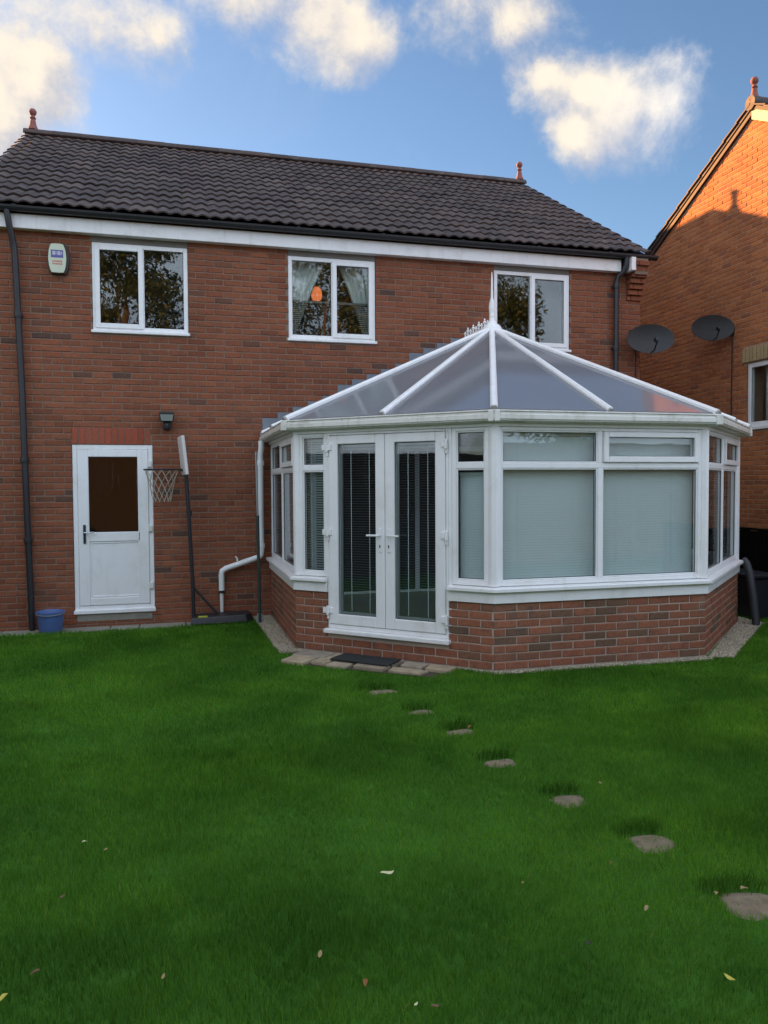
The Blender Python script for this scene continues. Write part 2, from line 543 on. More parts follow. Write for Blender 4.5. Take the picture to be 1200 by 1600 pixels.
class MB:
    def __init__(self):
        self.v = []; self.f = []; self.t = []

    def add(self, verts, faces, tone=0.5):
        k = len(self.v)
        self.v += [tuple(x) for x in verts]
        self.f += [tuple(i + k for i in fc) for fc in faces]
        self.t += [tone] * len(faces)
        return self

    def box(self, s0, s1, o0, o1, z0, z1, F=None, tone=0.5):
        F = F or (lambda s, o, z: (s, o, z))
        q = [F(s, o, z) for z in (z0, z1) for o in (o0, o1) for s in (s0, s1)]
        return self.add(q, [(0, 1, 3, 2), (4, 6, 7, 5), (0, 4, 5, 1), (2, 3, 7, 6), (0, 2, 6, 4), (1, 5, 7, 3)], tone)

    def bar(self, a, b, w, h, upv=(0, 0, 1)):
        a = Vector(a); b = Vector(b)
        d = (b - a).normalized()
        s = d.cross(Vector(upv)).normalized()
        u = s.cross(d).normalized()
        q = [p + s * x * w / 2 + u * y * h / 2 for p in (a, b) for x, y in ((-1, -1), (1, -1), (1, 1), (-1, 1))]
        return self.add(q, [(0, 1, 2, 3), (7, 6, 5, 4), (0, 4, 5, 1), (1, 5, 6, 2), (2, 6, 7, 3), (3, 7, 4, 0)])

    def tube(self, pts, r, n=10, closed=False):
        pts = [Vector(p) for p in pts]
        rs = r if isinstance(r, (list, tuple)) else [r] * len(pts)
        k = len(pts)
        rings = []
        u = None
        for i, p in enumerate(pts):
            if closed:
                d = (pts[(i + 1) % k] - pts[i - 1]).normalized()
            else:
                d = (pts[min(i + 1, k - 1)] - pts[max(i - 1, 0)]).normalized()
            if u is None:
                u = d.orthogonal().normalized()
            u = (u - d * u.dot(d)).normalized()
            w = d.cross(u)
            rings.append([p + (u * math.cos(2 * math.pi * j / n) + w * math.sin(2 * math.pi * j / n)) * rs[i] for j in range(n)])
        vs = [v for rg in rings for v in rg]
        fs = []
        for i in range(k if closed else k - 1):
            for j in range(n):
                a = i * n + j; b = i * n + (j + 1) % n
                c = ((i + 1) % k) * n + (j + 1) % n; e = ((i + 1) % k) * n + j
                fs.append((a, b, c, e))
        if not closed:
            fs.append(tuple(reversed(range(n))))
            fs.append(tuple((k - 1) * n + j for j in range(n)))
        return self.add(vs, fs)

    def lathe(self, prof, c, n=14, squash=1.0):
        vs = []; fs = []
        for r, z in prof:
            for j in range(n):
                a = 2 * math.pi * j / n
                vs.append((c[0] + r * math.cos(a), c[1] + r * math.sin(a) * squash, c[2] + z))
        for i in range(len(prof) - 1):
            for j in range(n):
                fs.append((i * n + j, i * n + (j + 1) % n, (i + 1) * n + (j + 1) % n, (i + 1) * n + j))
        fs.append(tuple(reversed(range(n))))
        fs.append(tuple((len(prof) - 1) * n + j for j in range(n)))
        return self.add(vs, fs)

    def slab(self, poly, nrm, thick):
        """polygon in space extruded along nrm"""
        nrm = Vector(nrm)
        poly = [Vector(p) for p in poly]
        k = len(poly)
        vs = poly + [p + nrm * thick for p in poly]
        fs = [tuple(reversed(range(k))), tuple(range(k, 2 * k))]
        fs += [(i, (i + 1) % k, (i + 1) % k + k, i + k) for i in range(k)]
        return self.add(vs, fs)

    def mesh(self, name, mat, org=(0, 0, 0), bevel=0.0, smooth=False, seg=1):
        me = bpy.data.meshes.new(name)
        o = Vector(org)
        me.from_pydata([tuple(Vector(v) - o) for v in self.v], [], self.f)
        at = me.attributes.new('tone', 'FLOAT', 'FACE')
        at.data.foreach_set('value', self.t)
        bm = bmesh.new()
        bm.from_mesh(me)
        bmesh.ops.recalc_face_normals(bm, faces=bm.faces)
        if bevel:
            bmesh.ops.bevel(bm, geom=list(bm.edges), offset=bevel, segments=seg, profile=0.5, affect='EDGES', clamp_overlap=True)
        if smooth:
            for f in bm.faces:
                f.smooth = True
        bm.to_mesh(me)
        bm.free()
        if smooth:
            me.set_sharp_from_angle(angle=R(40))
        me.materials.append(mat)
        return me

    def build(self, name, mat, parent=None, bevel=0.0, smooth=False, seg=1, org=None, kind=None, label=None):
        base = wloc(parent)
        og = Vector(org) if org is not None else base
        me = self.mesh(name, mat, og, bevel, smooth, seg)
        o = bpy.data.objects.new(name, me)
        C.objects.link(o)
        o.location = og - base
        if parent:
            o.parent = parent
        if kind:
            o['kind'] = kind
        if label:
            o['label'] = label
        return o


def wloc(o):
    v = Vector((0, 0, 0))
    while o is not None:
        v = v + o.location
        o = o.parent
    return v


def thing(name, label, cat, loc, group=None):
    o = bpy.data.objects.new(name, None)
    o.empty_display_size = 0.1
    C.objects.link(o)
    o.location = loc
    tag(o, label, cat, group)
    return o


def frame_rect(mb, F, s0, s1, z0, z1, w, o0, o1, wb=None, wt=None):
    wb = wb or w
    wt = wt or w
    mb.box(s0, s0 + w, o0, o1, z0, z1, F)
    mb.box(s1 - w, s1, o0, o1, z0, z1, F)
    mb.box(s0 + w, s1 - w, o0, o1, z0, z0 + wb, F)
    mb.box(s0 + w, s1 - w, o0, o1, z1 - wt, z1, F)


def tag(o, label, cat, group=None):
    o['label'] = label
    o['category'] = cat
    if group:
        o['group'] = group
    return o


def place(me, name, loc, parent, scale=(1, 1, 1), rotz=0.0):
    o = bpy.data.objects.new(name, me)
    C.objects.link(o)
    o.location = Vector(loc) - wloc(parent)
    o.parent = parent
    o.scale = scale
    o.rotation_euler = (0, 0, rotz)
    return o


def project(p):
    q = M.inverted() @ Vector(p)
    return 600 + F_PX * q.x / -q.z, 800 - F_PX * q.y / -q.z, -q.z


# ------------------------------------------------------------------ bricks
BL, BH, BD = 0.215, 0.065, 0.06


def brick_shape(seed):
    """a brick centred on its front face, front at o=0, back at o=-BD; chamfered uneven arrises"""
    r = random.Random(seed)
    j = lambda a: r.uniform(-a, a)
    h, v, c = BL / 2, BH / 2, 0.006
    fr = [(-h + c + j(.002), 0.001 + j(.0012), -v + c + j(.0015)), (h - c + j(.002), 0.001 + j(.0012), -v + c + j(.0015)),
          (h - c + j(.002), 0.001 + j(.0012), v - c + j(.0015)), (-h + c + j(.002), 0.001 + j(.0012), v - c + j(.0015))]
    md = [(-h, -c, -v), (h, -c, -v), (h, -c, v), (-h, -c, v)]
    bk = [(-h, -BD, -v), (h, -BD, -v), (h, -BD, v), (-h, -BD, v)]
    vs = fr + md + bk
    fs = [(0, 1, 2, 3)]
    for k in (0, 4):
        fs += [(k + i, k + 4 + i, k + 4 + (i + 1) % 4, k + (i + 1) % 4) for i in range(4)]
    return vs, fs


SHAPES = [brick_shape(i) for i in range(5)]


def lay(F, s0, s1, z0, n, holes=(), shift=0.0, top=None):
    """courses of stretchers along a wall frame; yields (sc, length, zc)"""
    out = []
    for k in range(n):
        zc = z0 + k * 0.075 + 0.0375
        if top and zc + BH / 2 > top:
            break
        s = s0 + shift - (0.1125 if k % 2 else 0) - 0.225
        while s < s1:
            a, b = max(s + 0.005, s0), min(s + 0.220, s1)
            segs = [(a, b)]
            for h in holes:
                if zc + BH / 2 > h[2] + 0.004 and zc - BH / 2 < h[3] - 0.004:
                    ns = []
                    for x, y in segs:
                        if h[1] <= x or h[0] >= y:
                            ns.append((x, y))
                            continue
                        if h[0] > x:
                            ns.append((x, h[0]))
                        if h[1] < y:
                            ns.append((h[1], y))
                    segs = ns
            for x, y in segs:
                if y - x > 0.03:
                    out.append(((x + y) / 2, y - x, zc))
            s += 0.225
    return out


def bricks(F, rotz, items, parent, mats, limit=300, visible=None, name='brick', stuff='brick_courses'):
    """largest visible bricks as objects of their own, the others joined"""
    score = []
    for i, (s, L, z) in enumerate(items):
        p = F(s, 0, z)
        x, y, d = project(p)
        ok = d > 0.5 and -5 < x < 1205 and -5 < y < 1605 and L > 0.09
        if visible and ok:
            ok = visible(x, y, s, z)
        score.append(((L / d) if ok else -1, i))
    score.sort(reverse=True)
    single = {i for sc, i in score[:limit] if sc > 0}
    meshes = []
    for vs, fs in SHAPES:
        mb = MB()
        mb.add([(x, -o, z) for x, o, z in vs], fs)
        meshes.append(mb.mesh(name, mats[0]))
    rest = MB()
    for i, (s, L, z) in enumerate(items):
        jo = rng.uniform(-0.0015, 0.0035)
        if i in single:
            place(meshes[rng.randrange(5)], name, F(s, jo, z), parent, (L / BL, 1, 1), rotz)
        else:
            vs, fs = SHAPES[rng.randrange(5)]
            rest.add([F(s + x * L / BL, o + jo, z + zz) for x, o, zz in vs], fs, rng.random())
    if rest.v:
        rest.build(stuff, mats[1], parent, kind='stuff')


# ------------------------------------------------------------------ ground
GZ = 0.0
gmb = MB()
gmb.add([(-400, -400, -0.05), (400, -400, -0.05), (400, 400, -0.05), (-400, 400, -0.05)], [(0, 1, 2, 3)])
g = gmb.build('ground', M_SOIL)
g['kind'] = 'structure'
lw = MB()
lw.add([(-14, -17, -0.012), (9, -17, -0.012), (9, -0.46, -0.012), (-14, -0.46, -0.012)], [(0, 1, 2, 3)])
lw.add([(-2.5, -0.46, -0.012), (9, -0.46, -0.012), (9, 9, -0.012), (-2.5, 9, -0.012)], [(0, 1, 2, 3)])
lw = lw.build('lawn', M_LAWN)
lw['kind'] = 'structure'

# ------------------------------------------------------------------ house
HX0, HX1, HD = -4.95, 3.87, 8.3
RIDGE_Y, RIDGE_Z = 4.10, 7.50
EAVE_Y, EAVE_Z = -0.20, 4.950
WINS = [(-3.64, -2.51), (-1.265, -0.105), (1.58, 2.735)]
WZ0, WZ1 = 3.55, 4.735
DOOR = (-3.905, -2.965, 0.15, 2.195)
SOLD = (-3.90, -2.985, 2.197, 2.402)
house = thing('brick_house', 'two storey red brick house with dark tiled roof behind the white conservatory', 'house', (-0.5, 4, 0))
holes = [(a, b, WZ0, WZ1) for a, b in WINS] + [DOOR]
wm = MB()
# front wall skin of mortar, 9 mm behind the brick faces, with real openings
xs = sorted({HX0, HX1, *[x for a, b in WINS for x in (a, b)], DOOR[0], DOOR[1]})
for x0, x1 in zip(xs, xs[1:]):
    zs = [(0.0 - 0.1, 4.92)]
    for h in holes:
        if h[0] < (x0 + x1) / 2 < h[1]:
            ns = []
            for a, b in zs:
                if h[2] > a:
                    ns.append((a, min(b, h[2])))
                if h[3] < b:
                    ns.append((max(a, h[3]), b))
            zs = ns
    for a, b in zs:
        wm.box(x0, x1, 0.0045, 0.30, a, b)
wm.box(HX1 - 0.3, HX1 - 0.012, 0.30, HD, -0.1, 4.92)
wm.box(HX0 + 0.012, HX0 + 0.3, 0.30, HD, -0.1, 4.92)
wm.box(HX0, HX1, HD - 0.3, HD, -0.1, 4.921)
for x0, x1 in ((HX0 + 0.012, HX0 + 0.25), (HX1 - 0.25, HX1 - 0.012)):
    wm.add([(x, y, z) for x in (x0, x1) for y, z in ((0.0, 4.93), (HD, 4.93), (RIDGE_Y, RIDGE_Z - 0.06))],
           [(0, 1, 2), (3, 5, 4), (0, 3, 4, 1), (1, 4, 5, 2), (2, 5, 3, 0)])
wall = wm.build('wall', M_MORTAR, house)
items = lay(IDENT, HX0, HX1, -0.075, 66, holes + [(SOLD[0], SOLD[1], SOLD[2], SOLD[3])], 0.06, 4.90)


def vis_house(x, y, s, z):
    if 412 < x < 1160 and y > 470 + abs(x - 770) * 0.47 and y > 500:
        return False
    return y < 985 and z < 4.72


bricks(IDENT, 0, items, wall, M_BRICK['house'], 300, vis_house)
# right-hand gable end bricks (side face)
FR = lambda s, o, z: (HX1 + o, s, z)
sb = MB()
for s, L, z in lay(FR, 0.0, HD, 0.0, 65, (), 0.0, 4.90):
    vs, fs = SHAPES[rng.randrange(5)]
    sb.add([FR(s + x * L / BL, o, z + zz) for x, o, zz in vs], fs, rng.random())
sb.build('gable_brick_courses', M_BRICK['house'][1], wall, kind='stuff')
# soldier course over the back door
sol = MB().box(SOLD[0], SOLD[1], 0.009, 0.05, SOLD[2], SOLD[3]).build('soldier_course', M_MORTAR, house)
for i in range(12):
    mb = MB().box(-0.0325, 0.0325, -0.004, 0.04, -0.1000, 0.1000)
    if i == 0:
        sol_me = mb.mesh('brick', M_BRICK['soldier'][0], bevel=0.004)
    place(sol_me, 'brick', (SOLD[0] + 0.038 + i * 0.0763, rng.uniform(-0.001, 0.001), (SOLD[2] + SOLD[3]) / 2), sol)
# glazed door from the house into the conservatory, seen through the french doors
pd = MB()
frame_rect(pd, IDENT, -1.0, 1.9, 0.20, 2.20, 0.07, 0.008, 0.05)
pd.box(0.42, 0.48, 0.008, 0.05, 0.27, 2.13, IDENT)
pd = pd.build('inner_door', M_PVC, house, bevel=0.004)
MB().box(-0.93, 0.42, 0.006, 0.03, 0.27, 2.13, IDENT).build('pane', M_BLACK, pd)  # opaque black, standing for the unlit room behind the glass
MB().box(0.48, 1.83, 0.006, 0.03, 0.27, 2.13, IDENT).build('pane', M_BLACK, pd)
# interior rooms
im = MB()
im.box(HX0 + 0.3, HX1 - 0.3, 0.30, 4.2, 2.50, 2.62)
im.box(HX0 + 0.3, HX1 - 0.3, 0.30, 4.2, 4.80, 4.9)
im.box(HX0 + 0.3, HX1 - 0.3, 4.1, 4.2, 0.0, 4.8)
im.box(-2.2, -2.1, 0.30, 4.1, 0.0, 4.8)
im.box(0.75, 0.85, 0.30, 4.1, 0.0, 4.8)
im.box(HX0 + 0.3, HX1 - 0.3, 0.30, 4.2, 0.05, 0.10)
im.build('room', M_INT, house)
# fascia, gutter
fa = MB().box(HX0 - 0.05, 3.49, -0.105, 0.0, 4.705, 4.870)
fa.box(3.575, 3.645, -0.24, -0.05, 4.70, 4.885)
fa.build('fascia', M_FASCIA, house, bevel=0.004)
gp = []
for i in range(9):
    a = math.pi + math.pi * i / 8
    gp.append((0.056 * math.cos(a), 0.056 * math.sin(a)))
gprof = gp + [(x * 0.88, z * 0.88) for x, z in reversed(gp)]


def gutter(name, x0, x1, y, z, parent, mat):
    mb = MB()
    k = len(gprof)
    vs = [(x, y + a, z + b) for x in (x0, x1) for a, b in gprof]
    fs = [(i, (i + 1) % k, (i + 1) % k + k, i + k) for i in range(k)]
    fs += [tuple(range(k)), tuple(range(2 * k - 1, k - 1, -1))]
    mb.add(vs, fs)
    x = x0 + 0.6
    while x < x1:
        mb.box(x - 0.02, x + 0.02, y - 0.062, y + 0.06, z - 0.005, z + 0.006)
        x += 1.1
    return mb.build(name, mat, parent)


gutter('gutter', HX0 - 0.1, 4.02, -0.168, 4.930, house, M_BLACK)


def pipe(name, pts, r, parent, mat, clips=(), label=None):
    o = MB().tube(pts, r, 12).build(name, mat, parent, smooth=True, label=label)
    if clips:
        cb = MB()
        for p in clips:
            p = Vector(p)
            cb.lathe([(r + 0.010, -0.03), (r + 0.012, 0.0), (r + 0.010, 0.03)], p, 12)
            cb.box(p.x - 0.045, p.x + 0.045, p.y + 0.02, p.y + 0.06, p.z - 0.015, p.z + 0.015)
        cb.build('pipe_clip', mat, o)
    return o


pipe('drainpipe', [(-4.53, -0.165, 4.90), (-4.53, -0.165, 4.84), (-4.515, -0.15, 4.72), (-4.49, -0.09, 4.56), (-4.475, -0.075, 4.45), (-4.43, -0.075, 2.9), (-4.405, -0.075, 1.4), (-4.375, -0.075, -0.02)],
     0.036, house, M_BLACK, [(-4.42, -0.075, 2.0), (-4.40, -0.075, 1.05), (-4.455, -0.075, 3.7)])
pipe('drainpipe', [(3.535, -0.165, 4.90), (3.535, -0.165, 4.80), (3.515, -0.14, 4.70), (3.46, -0.08, 4.64), (3.43, -0.075, 4.55), (3.43, -0.075, 2.5), (3.43, -0.075, 0.06)],
     0.036, house, M_BLACK, [(3.43, -0.075, 4.50), (3.43, -0.075, 3.62), (3.43, -0.075, 2.6)])
# brick kneeler at the right verge
cor = MB().box(3.655, 3.865, -0.20, 0.005, 4.66, 4.92).build('corbel', M_MORTAR, house)
for k in range(7):
    pr = 0.24 - 0.036 * (6 - k) if k < 6 else 0.24
    z = 4.36 + 0.075 * k
    x0 = 3.635
    cuts = [(x0, x0 + 0.155), (x0 + 0.163, 3.87)] if k % 2 else [(x0, x0 + 0.06), (x0 + 0.068, 3.87)]
    for a, b in cuts:
        cb = MB().box(a, b, -pr, 0.0, z - 0.0325, z + 0.0325)
        o = cb.build('brick', M_BRICK['house'][0], cor, bevel=0.004, org=((a + b) / 2, -pr / 2, z))

# --- roof
rm = MB()
rm.add([(x, y, z) for x in (HX0 - 0.03, HX1 + 0.05) for y, z in ((EAVE_Y + 0.02, EAVE_Z - 0.035), (RIDGE_Y, RIDGE_Z - 0.02), (HD + 0.2, EAVE_Z - 0.035), (HD + 0.2, EAVE_Z - 0.07), (RIDGE_Y, RIDGE_Z - 0.14), (EAVE_Y + 0.02, EAVE_Z - 0.07))],
       [tuple(range(6)), tuple(range(11, 5, -1))] + [(i, (i + 1) % 6, (i + 1) % 6 + 6, i + 6) for i in range(6)])
roof = rm.build('roof', M_BLACK, house)
SL = math.hypot(RIDGE_Y - EAVE_Y, RIDGE_Z - EAVE_Z)
RV = Vector((0, (RIDGE_Y - EAVE_Y) / SL, (RIDGE_Z - EAVE_Z) / SL))
RN = Vector((0, -RV.z, RV.y))
TW, NR = 0.310, 15
GA = SL / NR


def tile_prof():
    pts = []
    for i in range(13):
        u = i / 12
        w = (u * 2) % 1.0
        h = 0.024 * (0.5 - 0.5 * math.cos(2 * math.pi * w)) ** 0.8
        pts.append((u * TW, h))
    return pts


def tile_local():
    pr = tile_prof()
    k = len(pr)
    vs = []
    for v, lift in ((0.0, 0.028), (GA + 0.05, 0.001)):
        vs += [Vector((u, 0, 0)) + RV * v + RN * (h + lift) for u, h in pr]
    vs += [Vector((u, 0, 0)) + RN * (h + 0.028 - 0.018) for u, h in pr]
    vs += [Vector((u, 0, 0)) + RV * (GA + 0.05) + RN * (h - 0.018) for u, h in pr]
    fs = [(i, i + 1, k + i + 1, k + i) for i in range(k - 1)]
    fs += [(i, 2 * k + i, 2 * k + i + 1, i + 1) for i in range(k - 1)]
    fs += [(0, k, 3 * k, 2 * k), (k - 1, 3 * k - 1, 4 * k - 1, 2 * k - 1)]
    return vs, fs


tv, tf = tile_local()
tm = MB(); tm.add(tv, tf)
tile_me = tm.mesh('roof_tile', M_TILE, smooth=True)
tiles = []
NC = 29
TX0 = HX1 + 0.08 - NC * TW
for r_ in range(NR):
    for c_ in range(NC):
        p = Vector((TX0 + c_ * TW, EAVE_Y, EAVE_Z)) + RV * (r_ * GA)
        d = project(p)[2]
        tiles.append((d, p))
tiles.sort(key=lambda a: a[0])
rest = MB()
for i, (d, p) in enumerate(tiles):
    p = p + RN * rng.uniform(-0.002, 0.004) + Vector((rng.uniform(-0.002, 0.002), 0, 0))
    if i < 300:
        place(tile_me, 'roof_tile', p, roof)
    else:
        rest.add([p + Vector(v) for v in tv], tf, rng.random())
rest.build('roof_tile_courses', M_TILES, roof, kind='stuff', smooth=True)
nridge = 20
MB().tube([(TX0 + 0.02, RIDGE_Y, RIDGE_Z + 0.015), (HX1 + 0.06, RIDGE_Y, RIDGE_Z + 0.015)], 0.075, 10).build('ridge_bedding', M_MORTAR, roof)
rl = (HX1 + 0.08 - TX0) / nridge
prof = [(0.12 * math.sin(a), 0.095 * math.cos(a) - 0.03) for a in [R(-90 + 22.5 * i) for i in range(9)]]
rp = prof + [(y * 0.86, z - 0.016) for y, z in reversed(prof)]
mb = MB()
k = len(rp)
mb.add([(x, y, z) for x in (0.001, rl - 0.001) for y, z in rp], [(i, (i + 1) % k, (i + 1) % k + k, i + k) for i in range(k)] + [tuple(range(k)), tuple(range(2 * k - 1, k - 1, -1))])
ridge_me = mb.mesh('ridge_tile', M_TILE, smooth=True)
for i in range(nridge):
    place(ridge_me, 'ridge_tile', (TX0 + i * rl, RIDGE_Y, RIDGE_Z + 0.035 + rng.uniform(0, 0.006)), roof)
ch = MB().box(2.30, 3.84, 4.62, 8.15, 5.0, 7.72).box(2.26, 3.88, 4.58, 8.20, 7.72, 7.80)  # unseen block added behind the ridge to shade the neighbouring gable
ch = ch.build('added_shade_block', M_BRICK['house'][1], roof, bevel=0.006)
FIN = [(0.087, 0.000), (0.072, 0.041), (0.055, 0.075), (0.045, 0.132), (0.036, 0.174), (0.050, 0.194), (0.034, 0.220), (0.029, 0.236), (0.048, 0.257), (0.060, 0.285), (0.058, 0.310), (0.042, 0.339), (0.014, 0.352)]
for x in (TX0 + 0.14, HX1 - 0.02):
    MB().lathe(FIN, (x, RIDGE_Y, RIDGE_Z + 0.09)).build('finial', M_TERRA, roof, smooth=True, org=(x, RIDGE_Y, RIDGE_Z + 0.09))


# --- windows
def pane(F, s0, s1, z0, z1, o, parent, mat=None, seal=True):
    p = MB().box(s0 - 0.012, s1 + 0.012, o - 0.010, o + 0.010, z0 - 0.012, z1 + 0.012, F).build('pane', mat or M_GLASS, parent)
    if seal:
        sm = MB()
        frame_rect(sm, F, s0 - 0.004, s1 + 0.004, z0 - 0.004, z1 + 0.004, 0.009, o + 0.0105, o + 0.016)
        sm.build('seal', M_SEAL, parent)
    return p


WT = 4.635
for i, (a, b) in enumerate(WINS):
    wmb = MB()
    m = {0: a + 0.575, 1: a + 0.60, 2: a + 0.58}[i]
    frame_rect(wmb, IDENT, a + 0.004, b - 0.004, WZ0 + 0.03, WT, 0.052, -0.075, -0.012)
    wmb.box(m - 0.032, m + 0.032, -0.075, -0.012, WZ0 + 0.08, WT - 0.052, IDENT)
    w = wmb.build('window', M_PVC, house, bevel=0.004)
    MB().box(a - 0.015, b + 0.015, -0.07, 0.035, WZ0 - 0.005, WZ0 + 0.03, IDENT).build('sill', M_PVC, w, bevel=0.006)
    sa, sb_ = ((a + 0.035, m + 0.02) if i == 0 else (m - 0.02, b - 0.035))
    smb = MB()
    frame_rect(smb, IDENT, sa, sb_, WZ0 + 0.06, WT - 0.03, 0.058, -0.06, 0.008)
    s_ = smb.build('sash', M_PVC, w, bevel=0.005)
    pane(IDENT, sa + 0.058, sb_ - 0.058, WZ0 + 0.118, WT - 0.088, -0.025, w)
    fa_, fb_ = ((m + 0.032, b - 0.056) if i == 0 else (a + 0.056, m - 0.032))
    pane(IDENT, fa_, fb_, WZ0 + 0.082, WT - 0.052, -0.045, w)
    MB().box(a + 0.002, b - 0.002, -0.25, -0.010, WT + 0.003, WZ1 - 0.003, IDENT).build('lintel', M_LINTEL, house)

# --- back door
d0, d1, dz0, dz1 = DOOR
dm = MB()
frame_rect(dm, IDENT, d0 + 0.003, d1 - 0.003, dz0 + 0.02, dz1 - 0.002, 0.055, -0.09, -0.008)
dm.box(d0 - 0.008, d1 + 0.008, -0.06, 0.035, dz0 - 0.02, dz0 + 0.025, IDENT)
df = dm.build('door_frame', M_PVC, house, bevel=0.005)
dm = MB()
L0, L1, B0, B1 = d0 + 0.06, d1 - 0.06, dz0 + 0.08, dz1 - 0.06
g0, g1 = d0 + 0.185, d1 - 0.165
frame_rect(dm, IDENT, L0, L1, B0, B1, g0 - L0, -0.07, 0.004, wb=0.09, wt=0.09)
dm.box(g0, g1, -0.07, 0.004, 1.01, 1.125, IDENT)
door = dm.build('door', M_PVC, house, bevel=0.006, label='white half glazed back door with a solid lower panel')
MB().box(g0 - 0.01, g1 + 0.01, -0.05, -0.012, B0 + 0.08, 1.02, IDENT).build('panel', M_PVC, door, bevel=0.003)
pm = MB()
frame_rect(pm, IDENT, g0 + 0.006, g1 - 0.006, B0 + 0.096, 1.004, 0.018, -0.014, -0.004)
pm.build('bead', M_PVC, door, bevel=0.005)
pane(IDENT, g0, g1, 1.125, B1 - 0.09, -0.03, door)
hm = MB().box(L0 + 0.055, L0 + 0.085, 0.004, 0.018, 0.99, 1.22, IDENT)
hm.build('handle_plate', M_BLACK, door, bevel=0.004)
hm = MB().tube([IDENT(L0 + 0.07, 0.015, 1.125), IDENT(L0 + 0.07, 0.05, 1.125), IDENT(L0 + 0.10, 0.058, 1.125), IDENT(L0 + 0.185, 0.058, 1.128)], 0.009, 8)
hm.build('handle', M_SILVER, door, smooth=True)
for z in (0.45, 1.16, 1.96):
    MB().box(L1 - 0.005, L1 + 0.045, 0.0, 0.022, z - 0.04, z + 0.04, IDENT).build('hinge', M_PVC_OLD, door, bevel=0.006)
MB().box(d0 + 0.02, d1 - 0.03, -0.03, 0.006, 0.03, 0.128, IDENT).build('threshold', M_CONC, house, bevel=0.01)

# ------------------------------------------------------------------ conservatory
XC, HW, EH, YF, YS = 1.1413, 2.6648, 1.1008, -3.6384, -2.1718
P0, P1, P2, P3, P4, P5 = (XC - HW, 0), (XC - HW, YS), (XC - EH, YF), (XC + EH, YF), (XC + HW, YS), (XC + HW, 0)
cons = thing('conservatory', 'white framed glazed conservatory on a low brick wall with pointed roof', 'conservatory', (XC, -1.8, 0))
FAC = [facet(P0, P1), facet(P1, P2), facet(P2, P3), facet(P3, P4), facet(P4, P5)]
PTS = [P0, P1, P2, P3, P4, P5]


def outline(o):
    t = math.tan(math.pi / 8)
    return [(P0[0] - o, 0), (P1[0] - o, P1[1] - o * t), (P2[0] - o * t, P2[1] - o), (P3[0] + o * t, P3[1] - o), (P4[0] + o, P4[1] - o * t), (P5[0] + o, 0)]


def ring(mb, o0, o1, z0, z1, segs=None, drop=0.0):
    """a moulding running round the bay between offsets o0 (inside) and o1 (outside)"""
    a, b = outline(o0), outline(o1)
    for i in range(5):
        if segs and i not in segs:
            continue
        q = [(*a[i], z0), (*a[i + 1], z0), (*b[i + 1], z0), (*b[i], z0), (*a[i], z1), (*a[i + 1], z1), (*b[i + 1], z1 - drop), (*b[i], z1 - drop)]
        mb.add(q, [(0, 1, 2, 3), (7, 6, 5, 4), (0, 4, 5, 1), (1, 5, 6, 2), (2, 6, 7, 3), (3, 7, 4, 0)])


def part_ring(mb, F, s0, s1, o0, o1, z0, z1, drop=0.0):
    q = [F(s0, o0, z0), F(s1, o0, z0), F(s1, o1, z0), F(s0, o1, z0), F(s0, o0, z1), F(s1, o0, z1), F(s1, o1, z1 - drop), F(s0, o1, z1 - drop)]
    mb.add(q, [(0, 1, 2, 3), (7, 6, 5, 4), (0, 4, 5, 1), (1, 5, 6, 2), (2, 6, 7, 3), (3, 7, 4, 0)])


DW0, DW1 = 0.392, 1.700                     # door opening on the second facet
ZB, ZT = 0.62, 2.205
# dwarf wall: mortar core
dw = MB()
a9, ain = outline(-0.006), outline(-0.22)
for i in range(5):
    if i == 1:
        continue
    dw.add([(*p, z) for z in (-0.1, ZB) for p in (ain[i], ain[i + 1], a9[i + 1], a9[i])],
           [(0, 1, 2, 3), (7, 6, 5, 4), (0, 4, 5, 1), (1, 5, 6, 2), (2, 6, 7, 3), (3, 7, 4, 0)])
F1, L1_ = FAC[1]
dw.box(0.0, DW0 - 0.008, -0.22, -0.0065, -0.1, ZB, F1)
dw.box(DW1 + 0.008, L1_, -0.22, -0.0065, -0.1, ZB, F1)
dw.box(DW0 - 0.008, DW1 + 0.008, -0.22, -0.0065, -0.1, 0.215, F1)
dwarf = dw.build('dwarf_wall', M_MORTAR_L, cons)
allb = []
for i, (F, L) in enumerate(FAC):
    hl = [(DW0 - 0.006, DW1 + 0.006, 0.212, 2.0)] if i == 1 else []
    d = Vector(PTS[i + 1]) - Vector(PTS[i])
    its = lay(F, 0.002, L - 0.002, 0.018, 8, hl, [0.03, 0.10, 0.11, 0.06, 0.0][i])
    lim = [70, 70, 84, 60, 0][i]
    bricks(F, math.atan2(d.y, d.x), its, dwarf, M_BRICK['conservatory'], lim)
# sill: one length per facet, two on the facet with the doors
for i in (0, 2, 3, 4):
    sm = MB()
    ring(sm, -0.05, 0.022, 0.622, 0.722, (i,))
    sm.build('sill_board', M_PVC, cons, bevel=0.003)
    sm = MB()
    ring(sm, -0.08, 0.062, 0.7225, 0.772, (i,), 0.012)
    sm.build('sill', M_PVC, cons, bevel=0.006)
for x0, x1, y0, y1 in ((-0.009, DW0 - 0.006, -0.0257, DW0 - 0.004), (DW1 + 0.006, L1_ + 0.009, DW1 + 0.004, L1_ + 0.0257)):
    sm = MB()
    part_ring(sm, F1, x0, x1, -0.05, 0.022, 0.622, 0.722)
    sm.build('sill_board', M_PVC, cons, bevel=0.003)
    sm = MB()
    part_ring(sm, F1, y0, y1, -0.08, 0.062, 0.7225, 0.772, 0.012)
    sm.build('sill', M_PVC, cons, bevel=0.006)
